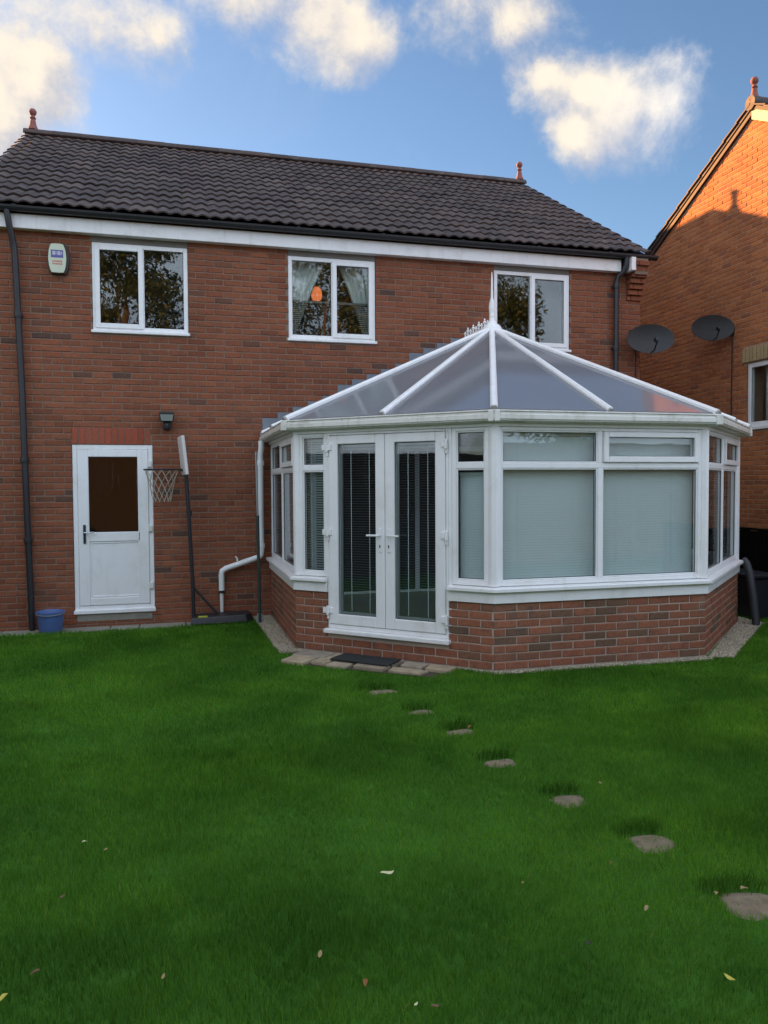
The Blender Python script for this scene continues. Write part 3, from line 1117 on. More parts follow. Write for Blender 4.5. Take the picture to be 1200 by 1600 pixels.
# corner posts
for i in (1, 2, 3, 4):
    p = Vector(PTS[i])
    inw = (Vector((XC, -0.97)) - p).normalized()
    c = p + inw * 0.045
    mb = MB().lathe([(0.056, 0.77), (0.056, ZT)], (c.x, c.y, 0), 8)
    d = Vector(PTS[i]) - Vector(PTS[i - 1])
    for k in (1, -1):
        d2 = (Vector(PTS[i - 1]) - p) if k == 1 else (Vector(PTS[i + 1]) - p)
        d2 = d2.normalized()
        q = p + d2 * 0.02
        mb.bar((q.x + inw.x * 0.035, q.y + inw.y * 0.035, 0.77), (q.x + inw.x * 0.035, q.y + inw.y * 0.035, ZT), 0.05, 0.05, (*inw, 0))
    mb.build('corner_post', M_PVC, cons, bevel=0.004)
# eaves beam and gutter
em = MB()
ring(em, -0.10, 0.012, ZT - 0.002, 2.265)
em.build('eaves_beam', M_PVC, cons, bevel=0.004)
gm = MB()
ring(gm, 0.012, 0.085, 2.235, 2.262)
ring(gm, 0.086, 0.118, 2.245, 2.325)
ring(gm, 0.119, 0.130, 2.258, 2.305)
ring(gm, 0.086, 0.126, 2.3255, 2.340)
gut = gm.build('gutter', M_PVC_OLD, cons, bevel=0.005)
for i in (1, 2, 3, 4):
    o1 = outline(0.118)[i]
    mb = MB()
    for nb in (i - 1, i + 1):
        d = (Vector(outline(0.118)[nb]) - Vector(o1)).normalized()
        q = Vector(o1) + d * 0.05
        mb.bar((o1[0], o1[1], 2.287), (q.x, q.y, 2.287), 0.042, 0.10)
    mb.build('gutter_union', M_PVC_OLD, gut, bevel=0.006)

OF = -0.055      # frame centre offset inside the facet face


def light(F, s0, s1, z0, z1, opener=False, o=OF):
    """one glazed light: frame, optional top hung sash, pane"""
    if opener:
        mb = MB()
        frame_rect(mb, F, s0 + 0.004, s1 - 0.004, z0 + 0.006, z1 - 0.004, 0.050, -0.065, 0.014, wb=0.055)
        s_ = mb.build('opening_sash', M_PVC, cons, bevel=0.005)
        pane(F, s0 + 0.054, s1 - 0.054, z0 + 0.061, z1 - 0.054, -0.028, s_, M_GLASS_C)
    else:
        mb = MB()
        frame_rect(mb, F, s0, s1, z0, z1, 0.014, -0.052, -0.018)
        b_ = mb.build('glazing_bead', M_PVC, cons, bevel=0.004)
        pane(F, s0 + 0.014, s1 - 0.014, z0 + 0.014, z1 - 0.014, -0.045, b_, M_GLASS_C)


def bay(F, a, b, mid, opener, ztr=(1.832, 1.880)):
    """window frame with transom and optional mullion"""
    mb = MB()
    frame_rect(mb, F, a, b, 0.772, ZT - 0.003, 0.042, -0.085, -0.010, wb=0.045, wt=0.030)
    mb.box(a + 0.042, b - 0.042, -0.085, -0.011, ztr[0], ztr[1], F)
    cols = [(a + 0.042, b - 0.042)]
    if mid:
        mb.box(mid - 0.024, mid + 0.024, -0.085, -0.0105, 0.817, ztr[0], F)
        mb.box(mid - 0.024, mid + 0.024, -0.085, -0.0105, ztr[1], ZT - 0.033, F)
        cols = [(a + 0.042, mid - 0.024), (mid + 0.024, b - 0.042)]
    mb.build('window_frame', M_PVC, cons, bevel=0.004)
    for i, (x0, x1) in enumerate(cols):
        light(F, x0, x1, 0.817, ztr[0])
        light(F, x0, x1, ztr[1], ZT - 0.033, opener == i)


F0, L0_ = FAC[0]
bay(F0, 0.03, L0_ - 0.045, 1.08, 1)
bay(F1, 0.05, DW0 - 0.002, None, None)
bay(F1, DW1 + 0.034, L1_ - 0.05, None, None)
F2, L2_ = FAC[2]
bay(F2, 0.04, L2_ - 0.05, 1.062, 1)
F3, L3_ = FAC[3]
bay(F3, 0.05, L3_ - 0.05, 1.05, 1)
F4, L4_ = FAC[4]
bay(F4, 0.05, L4_ - 0.03, 1.08, 0)
# french doors
fm = MB()
frame_rect(fm, F1, DW0, DW1, 0.262, ZT - 0.003, 0.022, -0.09, -0.004, wb=0.04)
fm.box(DW1 + 0.001, DW1 + 0.033, -0.085, -0.006, 0.262, ZT - 0.003, F1)
fm.build('door_frame', M_PVC, cons, bevel=0.003)
MB().box(DW0 - 0.025, DW1 + 0.025, -0.09, 0.055, 0.217, 0.260, F1).build('door_threshold', M_PVC, cons, bevel=0.008, seg=2)
DMID = 1.046
for k, (a, b) in enumerate(((DW0 + 0.026, DMID - 0.003), (DMID + 0.003, DW1 - 0.026))):
    mb = MB()
    z0, z1 = 0.308, ZT - 0.03
    frame_rect(mb, F1, a, b, z0, z1, 0.100, -0.07, 0.010, wb=0.10, wt=0.085)
    dr = mb.build('french_door', M_PVC, cons, bevel=0.006)
    pane(F1, a + 0.10, b - 0.10, z0 + 0.10, z1 - 0.085, -0.03, dr, M_GLASS_C)
    bm_ = MB()
    frame_rect(bm_, F1, a + 0.102, b - 0.102, z0 + 0.102, z1 - 0.087, 0.022, -0.062, -0.042)
    bm_.build('inner_bead', M_GREYPOLE, dr)
    hs_ = b - 0.045 if k == 0 else a + 0.045
    MB().box(hs_ - 0.014, hs_ + 0.014, 0.010, 0.022, 1.04, 1.27, F1).build('handle_plate', M_PVC, dr, bevel=0.005)
    dirn = -1 if k == 0 else 1
    MB().tube([F1(hs_, 0.018, 1.205), F1(hs_, 0.055, 1.205), F1(hs_ + dirn * 0.03, 0.062, 1.205), F1(hs_ + dirn * 0.125, 0.060, 1.203)], 0.010, 8).build('handle', M_PVC, dr, smooth=True)
    MB().box(hs_ - 0.006, hs_ + 0.006, 0.021, 0.024, 1.085, 1.112, F1).build('keyhole', M_BLACK, dr)
    hx = a - 0.016 if k == 0 else b + 0.016
    for z in (0.44, 1.22, 2.06):
        mb = MB().tube([F1(hx, 0.022, z - 0.045), F1(hx, 0.022, z + 0.045)], 0.016, 10)
        mb.box(min(hx, hx - dirn * -0.055) if k == 0 else hx - 0.05, (hx + 0.05) if k == 0 else hx, 0.008, 0.028, z - 0.028, z + 0.03, F1)
        mb.box(hx - 0.012, hx + 0.012, 0.004, 0.018, z - 0.085, z - 0.045, F1)
        mb.build('hinge', M_PVC, dr, bevel=0.003)

# floor
fl = outline(-0.2)
MB().slab([(*p, 0.19) for p in reversed(fl)], (0, 0, 1), 0.05).build('floor', M_FLOOR, cons)

# --- roof of the conservatory
ZE, ZR = 2.335, 3.60
AP = Vector((XC, YF + HW, ZR))
EO = [Vector((*p, ZE)) for p in outline(0.07)]
RW = Vector((XC, 0.0, ZR))
panels = []


def mid_(a, b, k=0.5):
    return a + (b - a) * k


for i in (1, 2, 3):
    m = mid_(EO[i], EO[i + 1])
    panels.append([EO[i], m, AP])
    panels.append([m, EO[i + 1], AP])
ly = [0.0, -0.99]
ridge_pts = [RW, mid_(RW, AP)]
for side, i0, i1 in ((-1, 0, 1), (1, 5, 4)):
    e0, e1 = EO[i0], EO[i1]
    em_ = mid_(e0, e1, 0.5)
    rmid = mid_(RW, AP, 0.5)
    q1 = [e0, em_, rmid, RW]
    q2 = [em_, e1, AP, rmid]
    panels += [q1, q2]
for q in panels:
    n = (q[1] - q[0]).cross(q[2] - q[0]).normalized()
    if n.z < 0:
        n = -n
    MB().slab(q, n, 0.022).build('roof_panel', M_POLY, cons)
bars = [(EO[1], AP, 0.066), (mid_(EO[1], EO[2]), AP, 0.056), (EO[2], AP, 0.066), (mid_(EO[2], EO[3]), AP, 0.056), (EO[3], AP, 0.066),
        (mid_(EO[3], EO[4]), AP, 0.056), (EO[4], AP, 0.066)]
for i0, i1 in ((0, 1), (5, 4)):
    bars.append((mid_(EO[i0], EO[i1], 0.5), mid_(RW, AP, 0.5), 0.056))
    bars.append((EO[i0] + Vector((0, -0.035, 0)), RW + Vector((0, -0.035, 0)), 0.056))
for a, b, w in bars:
    d = (b - a).normalized()
    u = Vector((0, 0, 1)) - d * d.z
    u.normalize()
    s_ = d.cross(u)
    mb = MB()
    # arched bar section
    sec = [(-w / 2, 0.012), (w / 2, 0.012), (w / 2, 0.040), (w * 0.28, 0.058), (-w * 0.28, 0.058), (-w / 2, 0.040)]
    a2 = a - d * 0.015
    b2 = b - d * 0.05
    vs = [p + s_ * x + u * y for p in (a2, b2) for x, y in sec]
    mb.add(vs, [tuple(range(6)), tuple(range(11, 5, -1))] + [(i, (i + 1) % 6, (i + 1) % 6 + 6, i + 6) for i in range(6)])
    rf = mb.build('rafter', M_PVC, cons)
    cap = MB()
    c0, c1 = a - d * 0.035, a - d * 0.014
    vs = [p + s_ * x * 1.06 + u * (y * 1.06 - 0.012) for p in (c0, c1) for x, y in sec]
    cap.add(vs, [tuple(range(6)), tuple(range(11, 5, -1))] + [(i, (i + 1) % 6, (i + 1) % 6 + 6, i + 6) for i in range(6)])
    cap.build('end_cap', M_CAP, rf)
# ridge, cresting, finial
rb = MB().bar((XC, -0.001, ZR + 0.035), (XC, AP.y - 0.02, ZR + 0.035), 0.13, 0.055)
rb.lathe([(0.115, -0.05), (0.125, -0.01), (0.10, 0.03), (0.05, 0.055)], (AP.x, AP.y, ZR + 0.03), 10)
ridge = rb.build('ridge', M_PVC, cons, bevel=0.006)
cm = MB().bar((XC, -0.02, ZR + 0.075), (XC, AP.y + 0.06, ZR + 0.075), 0.016, 0.03)
for k in range(9):
    y = -0.05 - k * 0.098
    h = 0.115 if k % 2 else 0.075
    cm.lathe([(0.009, 0.0), (0.009, h * 0.35), (0.022, h * 0.5), (0.024, h * 0.58), (0.008, h * 0.72), (0.015, h * 0.8), (0.002, h)], (XC, y, ZR + 0.085), 8)
cm.build('cresting', M_PVC, cons)
MB().lathe([(0.07, 0.0), (0.055, 0.03), (0.036, 0.05), (0.032, 0.09), (0.038, 0.11), (0.030, 0.125), (0.036, 0.16), (0.040, 0.21), (0.033, 0.27), (0.020, 0.315), (0.016, 0.34), (0.014, 0.46), (0.010, 0.58), (0.004, 0.655)],
           (AP.x, AP.y, ZR + 0.07), 12).build('finial', M_PVC, cons, smooth=True)
# stepped lead flashing on the house wall
fm = MB()
steps = 14
x0f, x1f = EO[0].x - 0.02, XC
for side in (-1, 1):
    fl_ = None
    for k in range(steps):
        a = x0f + (x1f - x0f) * k / steps
        b = x0f + (x1f - x0f) * (k + 1) / steps + 0.012
        za = ZE + (ZR - ZE) * k / steps
        zb = ZE + (ZR - ZE) * (k + 1) / steps
        top = math.ceil((zb + 0.055) / 0.075) * 0.075
        xa, xb = (a, b) if side < 0 else (2 * XC - b, 2 * XC - a)
        la, lb = (za, zb) if side < 0 else (zb, za)
        oo = 0.009 + 0.003 * (k % 2)
        q = [(xa, -oo, la + 0.02), (xb, -oo, lb + 0.02), (xb, -oo, top), (xa, -oo, top)]
        st = MB().slab(q, (0, 1, 0), 0.006).build('flashing_step', M_LEAD, cons)
# white rainwater pipe of the conservatory
pipe('rainwater_pipe', [(-1.645, -0.14, 2.25), (-1.645, -0.14, 2.16), (-1.655, -0.12, 2.08), (-1.655, -0.115, 1.98), (-1.655, -0.115, 0.86), (-1.665, -0.115, 0.80), (-1.70, -0.11, 0.77), (-2.10, -0.085, 0.640), (-2.145, -0.085, 0.61), (-2.155, -0.085, 0.56), (-2.155, -0.085, 0.36)],
     0.036, cons, M_PVC, [(-1.655, -0.115, 0.92), (-1.655, -0.115, 1.97)])
pipe('drain_stub', [(-2.155, -0.085, 0.345), (-2.155, -0.085, 0.03)], 0.024, cons, M_PVC_OLD)
MB().lathe([(0.040, 0.335), (0.042, 0.345), (0.040, 0.365)], (-2.155, -0.085, 0), 12).build('pipe_collar', M_BLACK, cons)
MB().tube([(-1.955, -0.11, 0.71), (-1.96, -0.11, 0.77), (-1.985, -0.11, 0.79)], 0.010, 6).build('pipe_bracket', M_PVC, cons)

# ------------------------------------------------------------------ blinds, curtains, lamp


def blind(F, s0, s1, z0, z1, o, tilt, mat, label, pitch=0.025, depth=0.025, group='venetian blinds behind the glass', cords=True):
    F_o = F((s0 + s1) / 2, o, z0)
    t_ = thing('venetian_blind', label, 'blind', F_o, group)
    mb = MB()
    z = z0 + pitch / 2
    dy, dz = depth / 2 * math.cos(tilt), depth / 2 * math.sin(tilt)
    while z < z1 - 0.03:
        q = [F(s0, o - dy, z - dz), F(s1, o - dy, z - dz), F(s1, o, z + 0.0025), F(s0, o, z + 0.0025), F(s0, o + dy, z + dz), F(s1, o + dy, z + dz)]
        mb.add(q, [(0, 1, 2, 3), (3, 2, 5, 4)])
        z += pitch
    mb.build('slats', mat, t_, kind='stuff')
    MB().box(s0, s1, o - 0.014, o + 0.014, z1 - 0.03, z1, F).build('head_rail', mat, t_)
    if cords:
        cb = MB()
        for k in (0.22, 0.78):
            s = s0 + (s1 - s0) * k
            cb.box(s - 0.0025, s + 0.0025, o + dy + 0.0005, o + dy + 0.002, z0, z1 - 0.03, F)
        cb.build('cord', M_BLIND, t_)
    return t_


blind(F2, 0.065, 1.055, 0.80, 2.16, -0.125, R(81), M_BLIND, 'closed pale blind behind the larger left pane of the front bay')
blind(F2, 1.07, 2.13, 0.80, 2.16, -0.125, R(81), M_BLIND, 'closed pale blind behind the front pane under the opening top light')
blind(F1, 1.77, 2.05, 0.80, 1.80, -0.125, R(80), M_BLIND, 'narrow closed blind between the french doors and the front corner')
blind(F1, 0.07, 0.36, 0.80, 2.16, -0.125, R(42), M_BLIND, 'narrow blind left of the french doors')
blind(F1, DW0 + 0.155, DMID - 0.13, 0.44, 2.06, -0.085, R(6), M_BLIND_G, 'open slatted blind in the left french door')
blind(F1, DMID + 0.13, DW1 - 0.155, 0.44, 2.06, -0.085, R(6), M_BLIND_G, 'open slatted blind in the right french door')
blind(F0, 0.10, 1.02, 0.80, 2.14, -0.125, R(25), M_BLIND, 'half open blind in the side bay nearest the house wall')
blind(F3, 1.15, 2.05, 0.80, 2.14, -0.125, R(20), M_BLIND, 'half open blind in the right hand side bay')
blind(IDENT, -3.02, -2.54, 3.60, 4.63, -0.12, R(15), M_BLIND_D, 'dark slatted blind behind the right pane of the upstairs window beside the alarm box', cords=False)
blind(IDENT, -1.23, -0.14, 3.60, 4.10, -0.12, R(15), M_BLIND_D, 'dark slatted blind across the lower half of the middle upstairs window', cords=False)


def curtain(x_out, x_in_top, x_in_bot, label):
    mb = MB()
    nu, nz = 22, 14
    vs, fs = [], []
    for j in range(nz + 1):
        k = j / nz
        z = 4.66 - k * 1.08
        e = x_in_top + (x_in_bot - x_in_top) * (k ** 0.8)
        for i in range(nu + 1):
            u = i / nu
            vs.append((x_out + (e - x_out) * u, 0.185 + 0.018 * math.sin(u * 31 + 0.6 * math.sin(k * 4)), z))
    for j in range(nz):
        for i in range(nu):
            a = j * (nu + 1) + i
            fs.append((a, a + 1, a + nu + 2, a + nu + 1))
    mb.add(vs, fs)
    k = len(vs)
    o = mb.build('curtain', M_CURTAIN, None, smooth=True, org=(x_out, 0.185, 3.58))
    sol_ = o.modifiers.new('thickness', 'SOLIDIFY')
    sol_.thickness = 0.004
    tag(o, label, 'curtain', 'net curtains in the middle upstairs window')


curtain(-1.26, -0.70, -1.17, 'pale curtain gathered to the left in the middle upstairs window')
curtain(-0.11, -0.62, -0.20, 'pale curtain gathered to the right in the middle upstairs window')
lamp = thing('pendant_lamp', 'small glowing orange lampshade seen through the middle upstairs window', 'lamp', (-0.82, 0.42, 4.25))
MB().lathe([(0.02, -0.11), (0.062, -0.08), (0.078, -0.02), (0.068, 0.05), (0.030, 0.09)], (-0.82, 0.42, 4.27), 14).build('lamp_shade', M_GLOW, lamp, smooth=True)
MB().tube([(-0.82, 0.42, 4.36), (-0.82, 0.42, 4.80)], 0.005, 6).build('cord', M_BLACK, lamp)

# ------------------------------------------------------------------ wall fittings
al = thing('alarm_box', 'pale oval burglar alarm box with blue label high on the brick wall', 'alarm box', (-4.01, 0, 4.39))


def oval(w, h, o0, o1, cz, cx, n=26, pw=2.6):
    vs = []
    for o in (o0, o1):
        for i in range(n):
            a = 2 * math.pi * i / n
            ca, sa_ = math.cos(a), math.sin(a)
            z = h / 2 * (abs(sa_) ** (2 / 4.5)) * (1 if sa_ >= 0 else -1)
            x = w / 2 * (abs(ca) ** (2 / 2.2)) * (1 if ca >= 0 else -1)
            wz = 1.0 - 0.36 * abs(z / (h / 2)) ** 2.2
            x = w / 2 * wz * (1 if ca >= 0 else -1) * min(1, abs(ca) * 3.0)
            vs.append(IDENT(cx + x, o, cz + z))
    fs = [tuple(range(n)), tuple(range(2 * n - 1, n - 1, -1))] + [(i, (i + 1) % n, (i + 1) % n + n, i + n) for i in range(n)]
    return vs, fs


mb = MB(); mb.add(*oval(0.245, 0.355, -0.002, 0.055, 4.39, -4.005)); mb.build('back_plate', M_BLACK, al)
mb = MB(); mb.add(*oval(0.200, 0.340, 0.055, 0.085, 4.39, -4.012)); mb.build('cover', M_AL_BODY, al)
mb = MB().box(-4.080, -3.945, 0.0852, 0.0865, 4.395, 4.485, IDENT); lab = mb.build('blue_label', M_AL_BLUE, al)
mb = MB()
for x0, x1, z0, z1 in ((-4.064, -4.032, 4.425, 4.470), (-4.026, -4.018, 4.43, 4.47), (-4.008, -3.975, 4.425, 4.470), (-3.968, -3.956, 4.43, 4.465)):
    mb.box(x0, x1, 0.0866, 0.0874, z0, z1, IDENT)
mb.build('label_mark', M_AL_PALE, al)
mb = MB()
for row, z in enumerate((4.352, 4.322)):
    x = -4.066
    while x < -3.965:
        w_ = rng.uniform(0.010, 0.018)
        mb.box(x, x + w_, 0.0852, 0.0862, z - 0.009, z + 0.009, IDENT)
        x += w_ + 0.005
mb.build('red_lettering', M_AL_RED, al)

sl = thing('security_light', 'black security floodlight on the brick wall above the basketball hoop', 'light', (-2.79, 0, 2.5))
mb = MB()
q = [IDENT(x, o, z) for x, o, z in ((-2.875, 0.05, 2.50), (-2.705, 0.05, 2.50), (-2.705, 0.05, 2.605), (-2.875, 0.05, 2.605), (-2.865, 0.15, 2.475), (-2.715, 0.15, 2.475), (-2.700, 0.165, 2.585), (-2.880, 0.165, 2.585))]
mb.add(q, [(0, 1, 2, 3), (7, 6, 5, 4), (0, 4, 5, 1), (1, 5, 6, 2), (2, 6, 7, 3), (3, 7, 4, 0)])
mb.build('lamp_housing', M_BLACK, sl, bevel=0.006)
q = [IDENT(x, o, z) for x, o, z in ((-2.855, 0.150, 2.483), (-2.725, 0.150, 2.483), (-2.712, 0.166, 2.560), (-2.868, 0.166, 2.560))]
MB().slab(q, (0, -1, 0.1), 0.006).build('lamp_glass', M_LAMPGLASS, sl)
MB().box(-2.835, -2.745, 0.0, 0.075, 2.385, 2.498, IDENT).lathe([(0.03, 0), (0.038, 0.04), (0.03, 0.07)], (-2.79, -0.085, 2.39), 10).build('sensor', M_BLACK, sl, bevel=0.004)


def dish(loc, face, mount, label, cable):
    """oval satellite dish: rim axis 'face' (horizontal), tilted up a little"""
    t_ = thing('satellite_dish', label, 'satellite dish', mount, 'dark satellite dishes between the houses')
    n = Vector(face).normalized()
    sx = Vector((0, 0, 1)).cross(n).normalized()
    u = n.cross(sx)
    c = Vector(loc)
    vs, fs = [], []
    ns, nr = 28, 6
    for side, off in ((0, 0.0), (1, -0.012)):
        for j in range(nr + 1):
            r_ = j / nr
            for i in range(ns):
                a = 2 * math.pi * i / ns
                vs.append(c + sx * 0.335 * r_ * math.cos(a) + u * 0.215 * r_ * math.sin(a) + n * (0.07 * r_ * r_ - 0.07 + off))
    m_ = (nr + 1) * ns
    for side in (0, 1):
        for j in range(nr):
            for i in range(ns):
                q = (side * m_ + j * ns + i, side * m_ + j * ns + (i + 1) % ns, side * m_ + (j + 1) * ns + (i + 1) % ns, side * m_ + (j + 1) * ns + i)
                fs.append(q if side else q[::-1])
    for i in range(ns):
        fs.append((nr * ns + i, nr * ns + (i + 1) % ns, m_ + nr * ns + (i + 1) % ns, m_ + nr * ns + i))
    mb = MB(); mb.add(vs, fs); mb.build('reflector', M_DISH, t_, smooth=True)
    back = c - n * 0.085
    MB().tube([Vector(mount), Vector(mount) + (back - Vector(mount)) * 0.5 + Vector((0, 0, -0.02)), back], 0.020, 8).box(mount[0] - 0.05, mount[0] + 0.05, mount[1] - 0.012, mount[1] + 0.012, mount[2] - 0.10, mount[2] + 0.10).build('bracket', M_BLACK, t_)
    low = c - u * 0.20 + n * 0.0
    tip = c - u * 0.13 + n * 0.30
    MB().tube([low, low + n * 0.15 - u * 0.02, tip], 0.011, 6).build('arm', M_BLACK, t_)
    MB().tube([tip + u * 0.02 + n * 0.02, tip + u * 0.03 - n * 0.07], [0.028, 0.034], 8).build('receiver', M_BLACK, t_)
    MB().tube(cable, 0.009, 6).build('cable', M_BLACK, t_)


dish((3.845, -0.30, 3.735), (-0.30, -0.95, 0.16), (3.74, -0.012, 3.80), 'dark oval satellite dish at the corner of the house above the conservatory roof',
     [(3.75, -0.02, 3.72), (3.785, -0.02, 3.60), (3.79, -0.02, 3.2), (3.79, -0.02, 0.4)])
dish((5.66, 0.72, 4.17), (-0.34, -0.94, 0.16), (5.98, 0.66, 4.13), 'dark oval satellite dish on the orange brick gable above the neighbouring window',
     [(5.98, 0.66, 4.05), (5.985, 0.675, 3.4), (5.985, 0.68, 0.3)])

# ------------------------------------------------------------------ neighbouring house on the right
NX = 6.0
NRY, NRZ = 0.25, 7.50
NS = 0.545                                  # roof slope
NHD = 4.3
nb = thing('neighbouring_house', 'neighbouring orange brick house with its tall gable end lit by low sun', 'house', (NX + 3, NRY, 0))
FN = lambda s, o, z: (NX - o, -s, z)        # s runs towards the camera
NY0, NY1 = NRY + NHD, NRY - NHD
WN = (-0.335, 0.835, 2.53, 3.55)            # window hole in s, z
nm = MB()
zE = NRZ - NS * NHD
for y0, y1 in ((NY1, -WN[1]), (-WN[1], -WN[0]), (-WN[0], NY0)):
    if abs(y1 + WN[0]) < 1e-6:
        nm.box(NX + 0.004, NX + 0.3, y0, y1, -0.4, WN[2])
        nm.box(NX + 0.004, NX + 0.3, y0, y1, WN[3], zE)
    else:
        nm.box(NX + 0.004, NX + 0.3, y0, y1, -0.4, zE)
nm.add([(x, y, z) for x in (NX + 0.004, NX + 0.3) for y, z in ((NY1, zE), (NY0, zE), (NRY, NRZ - 0.06))], [(0, 1, 2), (3, 5, 4), (0, 3, 4, 1), (1, 4, 5, 2), (2, 5, 3, 0)])
nm.box(NX + 0.3, NX + 8, NY1, NY1 + 0.3, -0.4, zE)
nm.box(NX + 0.3, NX + 8, NY0 - 0.3, NY0, -0.4, zE)
nm.box(NX + 7.7, NX + 8, NY1 + 0.3, NY0 - 0.3, -0.4, zE)
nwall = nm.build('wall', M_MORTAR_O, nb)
NSOLD = (-0.42, 0.92, 3.555, 3.79)
its = [b for b in lay(FN, -NY0, -NY1, -0.375, 106, [WN, NSOLD], 0.0) if b[2] < NRZ - 0.10 - NS * max(abs(-b[0] - b[1] / 2 - NRY), abs(-b[0] + b[1] / 2 - NRY))]


def vis_n(x, y, s, z):
    return x > 1000 and y < 820


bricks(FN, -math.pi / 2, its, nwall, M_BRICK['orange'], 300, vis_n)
ln = MB().box(NSOLD[0], NSOLD[1], -0.04, -0.008, NSOLD[2], NSOLD[3], FN).build('soldier_course', M_MORTAR_L, nb)
yme = MB().box(-0.035, 0.005, -0.0325, 0.0325, -0.1075, 0.1075).mesh('brick', M_BRICK['yellow'][0], bevel=0.004)
for i in range(17):
    place(yme, 'brick', FN(NSOLD[0] + 0.04 + i * 0.0785, 0.002, (NSOLD[2] + NSOLD[3]) / 2), ln)
wmb = MB()
frame_rect(wmb, FN, WN[0] + 0.004, WN[1] - 0.004, WN[2] + 0.03, WN[3] - 0.004, 0.07, -0.08, -0.012)
w = wmb.build('window', M_PVC, nb, bevel=0.004)
MB().box(WN[0] - 0.02, WN[1] + 0.02, -0.08, 0.035, WN[2] - 0.025, WN[2] + 0.03, FN).build('sill', M_PVC, w, bevel=0.006)
pane(FN, WN[0] + 0.076, WN[1] - 0.076, WN[2] + 0.10, WN[3] - 0.076, -0.04, w)
MB().box(NX + 0.31, NX + 2.2, NRY - 2.5, NRY + 2.0, 2.3, 2.4).box(NX + 2.1, NX + 2.2, NRY - 2.5, NRY + 2, 2.4, 4.4).build('room', M_INT, nb)
vc = MB()
vs, fs = [], []
for j in range(2):
    for i in range(25):
        u = i / 24
        vs.append(FN(-0.12 + u * 0.9, -0.17 + 0.015 * math.sin(u * 40), 2.55 + j * 0.98))
for i in range(24):
    fs.append((i, i + 1, 26 + i, 25 + i))
vc.add(vs, fs)
vc = vc.build('curtain', M_CURTAIN, None, smooth=True, org=FN(0.3, -0.17, 2.55))
vc.modifiers.new('thickness', 'SOLIDIFY').thickness = 0.004
tag(vc, 'grey net curtain inside the neighbouring house window', 'curtain')
# its roof
nr = MB()
ov = NHD + 0.25
nr.add([(x, y, z) for x in (NX - 0.06, NX + 8.1) for y, z in ((NRY - ov, NRZ - NS * ov), (NRY, NRZ), (NRY + ov, NRZ - NS * ov), (NRY + ov, NRZ - NS * ov - 0.05), (NRY, NRZ - 0.06), (NRY - ov, NRZ - NS * ov - 0.05))],
       [tuple(range(6)), tuple(range(11, 5, -1))] + [(i, (i + 1) % 6, (i + 1) % 6 + 6, i + 6) for i in range(6)])
nroof = nr.build('roof', M_TILES, nb)
nl = math.hypot(1, NS)
for side, mat_, nm_ in ((1, M_BROWN, 'bargeboard'), (-1, M_CREAM, 'bargeboard')):
    a, b = (NRY, NRZ - 0.062), (NRY + side * ov, NRZ - 0.062 - NS * ov)
    h = 0.085 if side > 0 else 0.16
    q = [(NX - 0.045, a[0], a[1]), (NX - 0.045, b[0], b[1]), (NX - 0.045, b[0], b[1] - h), (NX - 0.045, a[0], a[1] - h)]
    MB().slab(q, (1, 0, 0), 0.035).build(nm_, mat_, nb, label='brown bargeboard on the far slope' if side > 0 else 'cream bargeboard on the near slope')
tmesh = None
for side in (1, -1):
    for k in range(13):
        v0 = k * 0.34
        d_ = Vector((0, side, -NS)) / nl
        up_ = Vector((0, side * NS, 1)) / nl
        top = Vector((NX - 0.085, NRY, NRZ + 0.03)) + d_ * v0
        q = [top - up_ * 0.012, top + d_ * 0.37 + up_ * 0.012, top + d_ * 0.37 - up_ * 0.012, top - up_ * 0.03]
        MB().slab(q, (1, 0, 0), 0.32).build('roof_tile', M_TILE, nroof)
MB().lathe(FIN, (NX - 0.0, NRY, NRZ + 0.07)).build('finial', M_TERRA, nroof, smooth=True, org=(NX, NRY, NRZ + 0.07))
MB().tube([(NX - 0.08, NRY, NRZ + 0.02), (NX + 8, NRY, NRZ + 0.02)], 0.11, 12).build('ridge_tile', M_TILE, nroof, smooth=True)

# neighbouring house on the left (outside the frame; its bulk shades the lawn)
lh = thing('neighbouring_house', 'brick house on the far side of the left boundary', 'house', (-11, 4, 0))
lm = MB().box(-16.5, -6.0, 0.0, HD, -0.1, 4.92)
lm.add([(x, y, z) for x in (-16.5, -6.0) for y, z in ((0.0, 4.92), (HD, 4.92), (RIDGE_Y, RIDGE_Z - 0.1))], [(0, 1, 2), (3, 5, 4), (0, 3, 4, 1), (1, 4, 5, 2), (2, 5, 3, 0)])
lm.build('wall', M_BRICK['house'][1], lh)
lr = MB()
lr.add([(x, y, z) for x in (-16.6, -5.92) for y, z in ((-0.2, EAVE_Z - 0.02), (RIDGE_Y, RIDGE_Z + 0.04), (HD + 0.2, EAVE_Z - 0.02), (HD + 0.2, EAVE_Z - 0.1), (RIDGE_Y, RIDGE_Z - 0.06), (-0.2, EAVE_Z - 0.1))],
       [tuple(range(6)), tuple(range(11, 5, -1))] + [(i, (i + 1) % 6, (i + 1) % 6 + 6, i + 6) for i in range(6)])
lr.build('roof', M_TILES, lh)

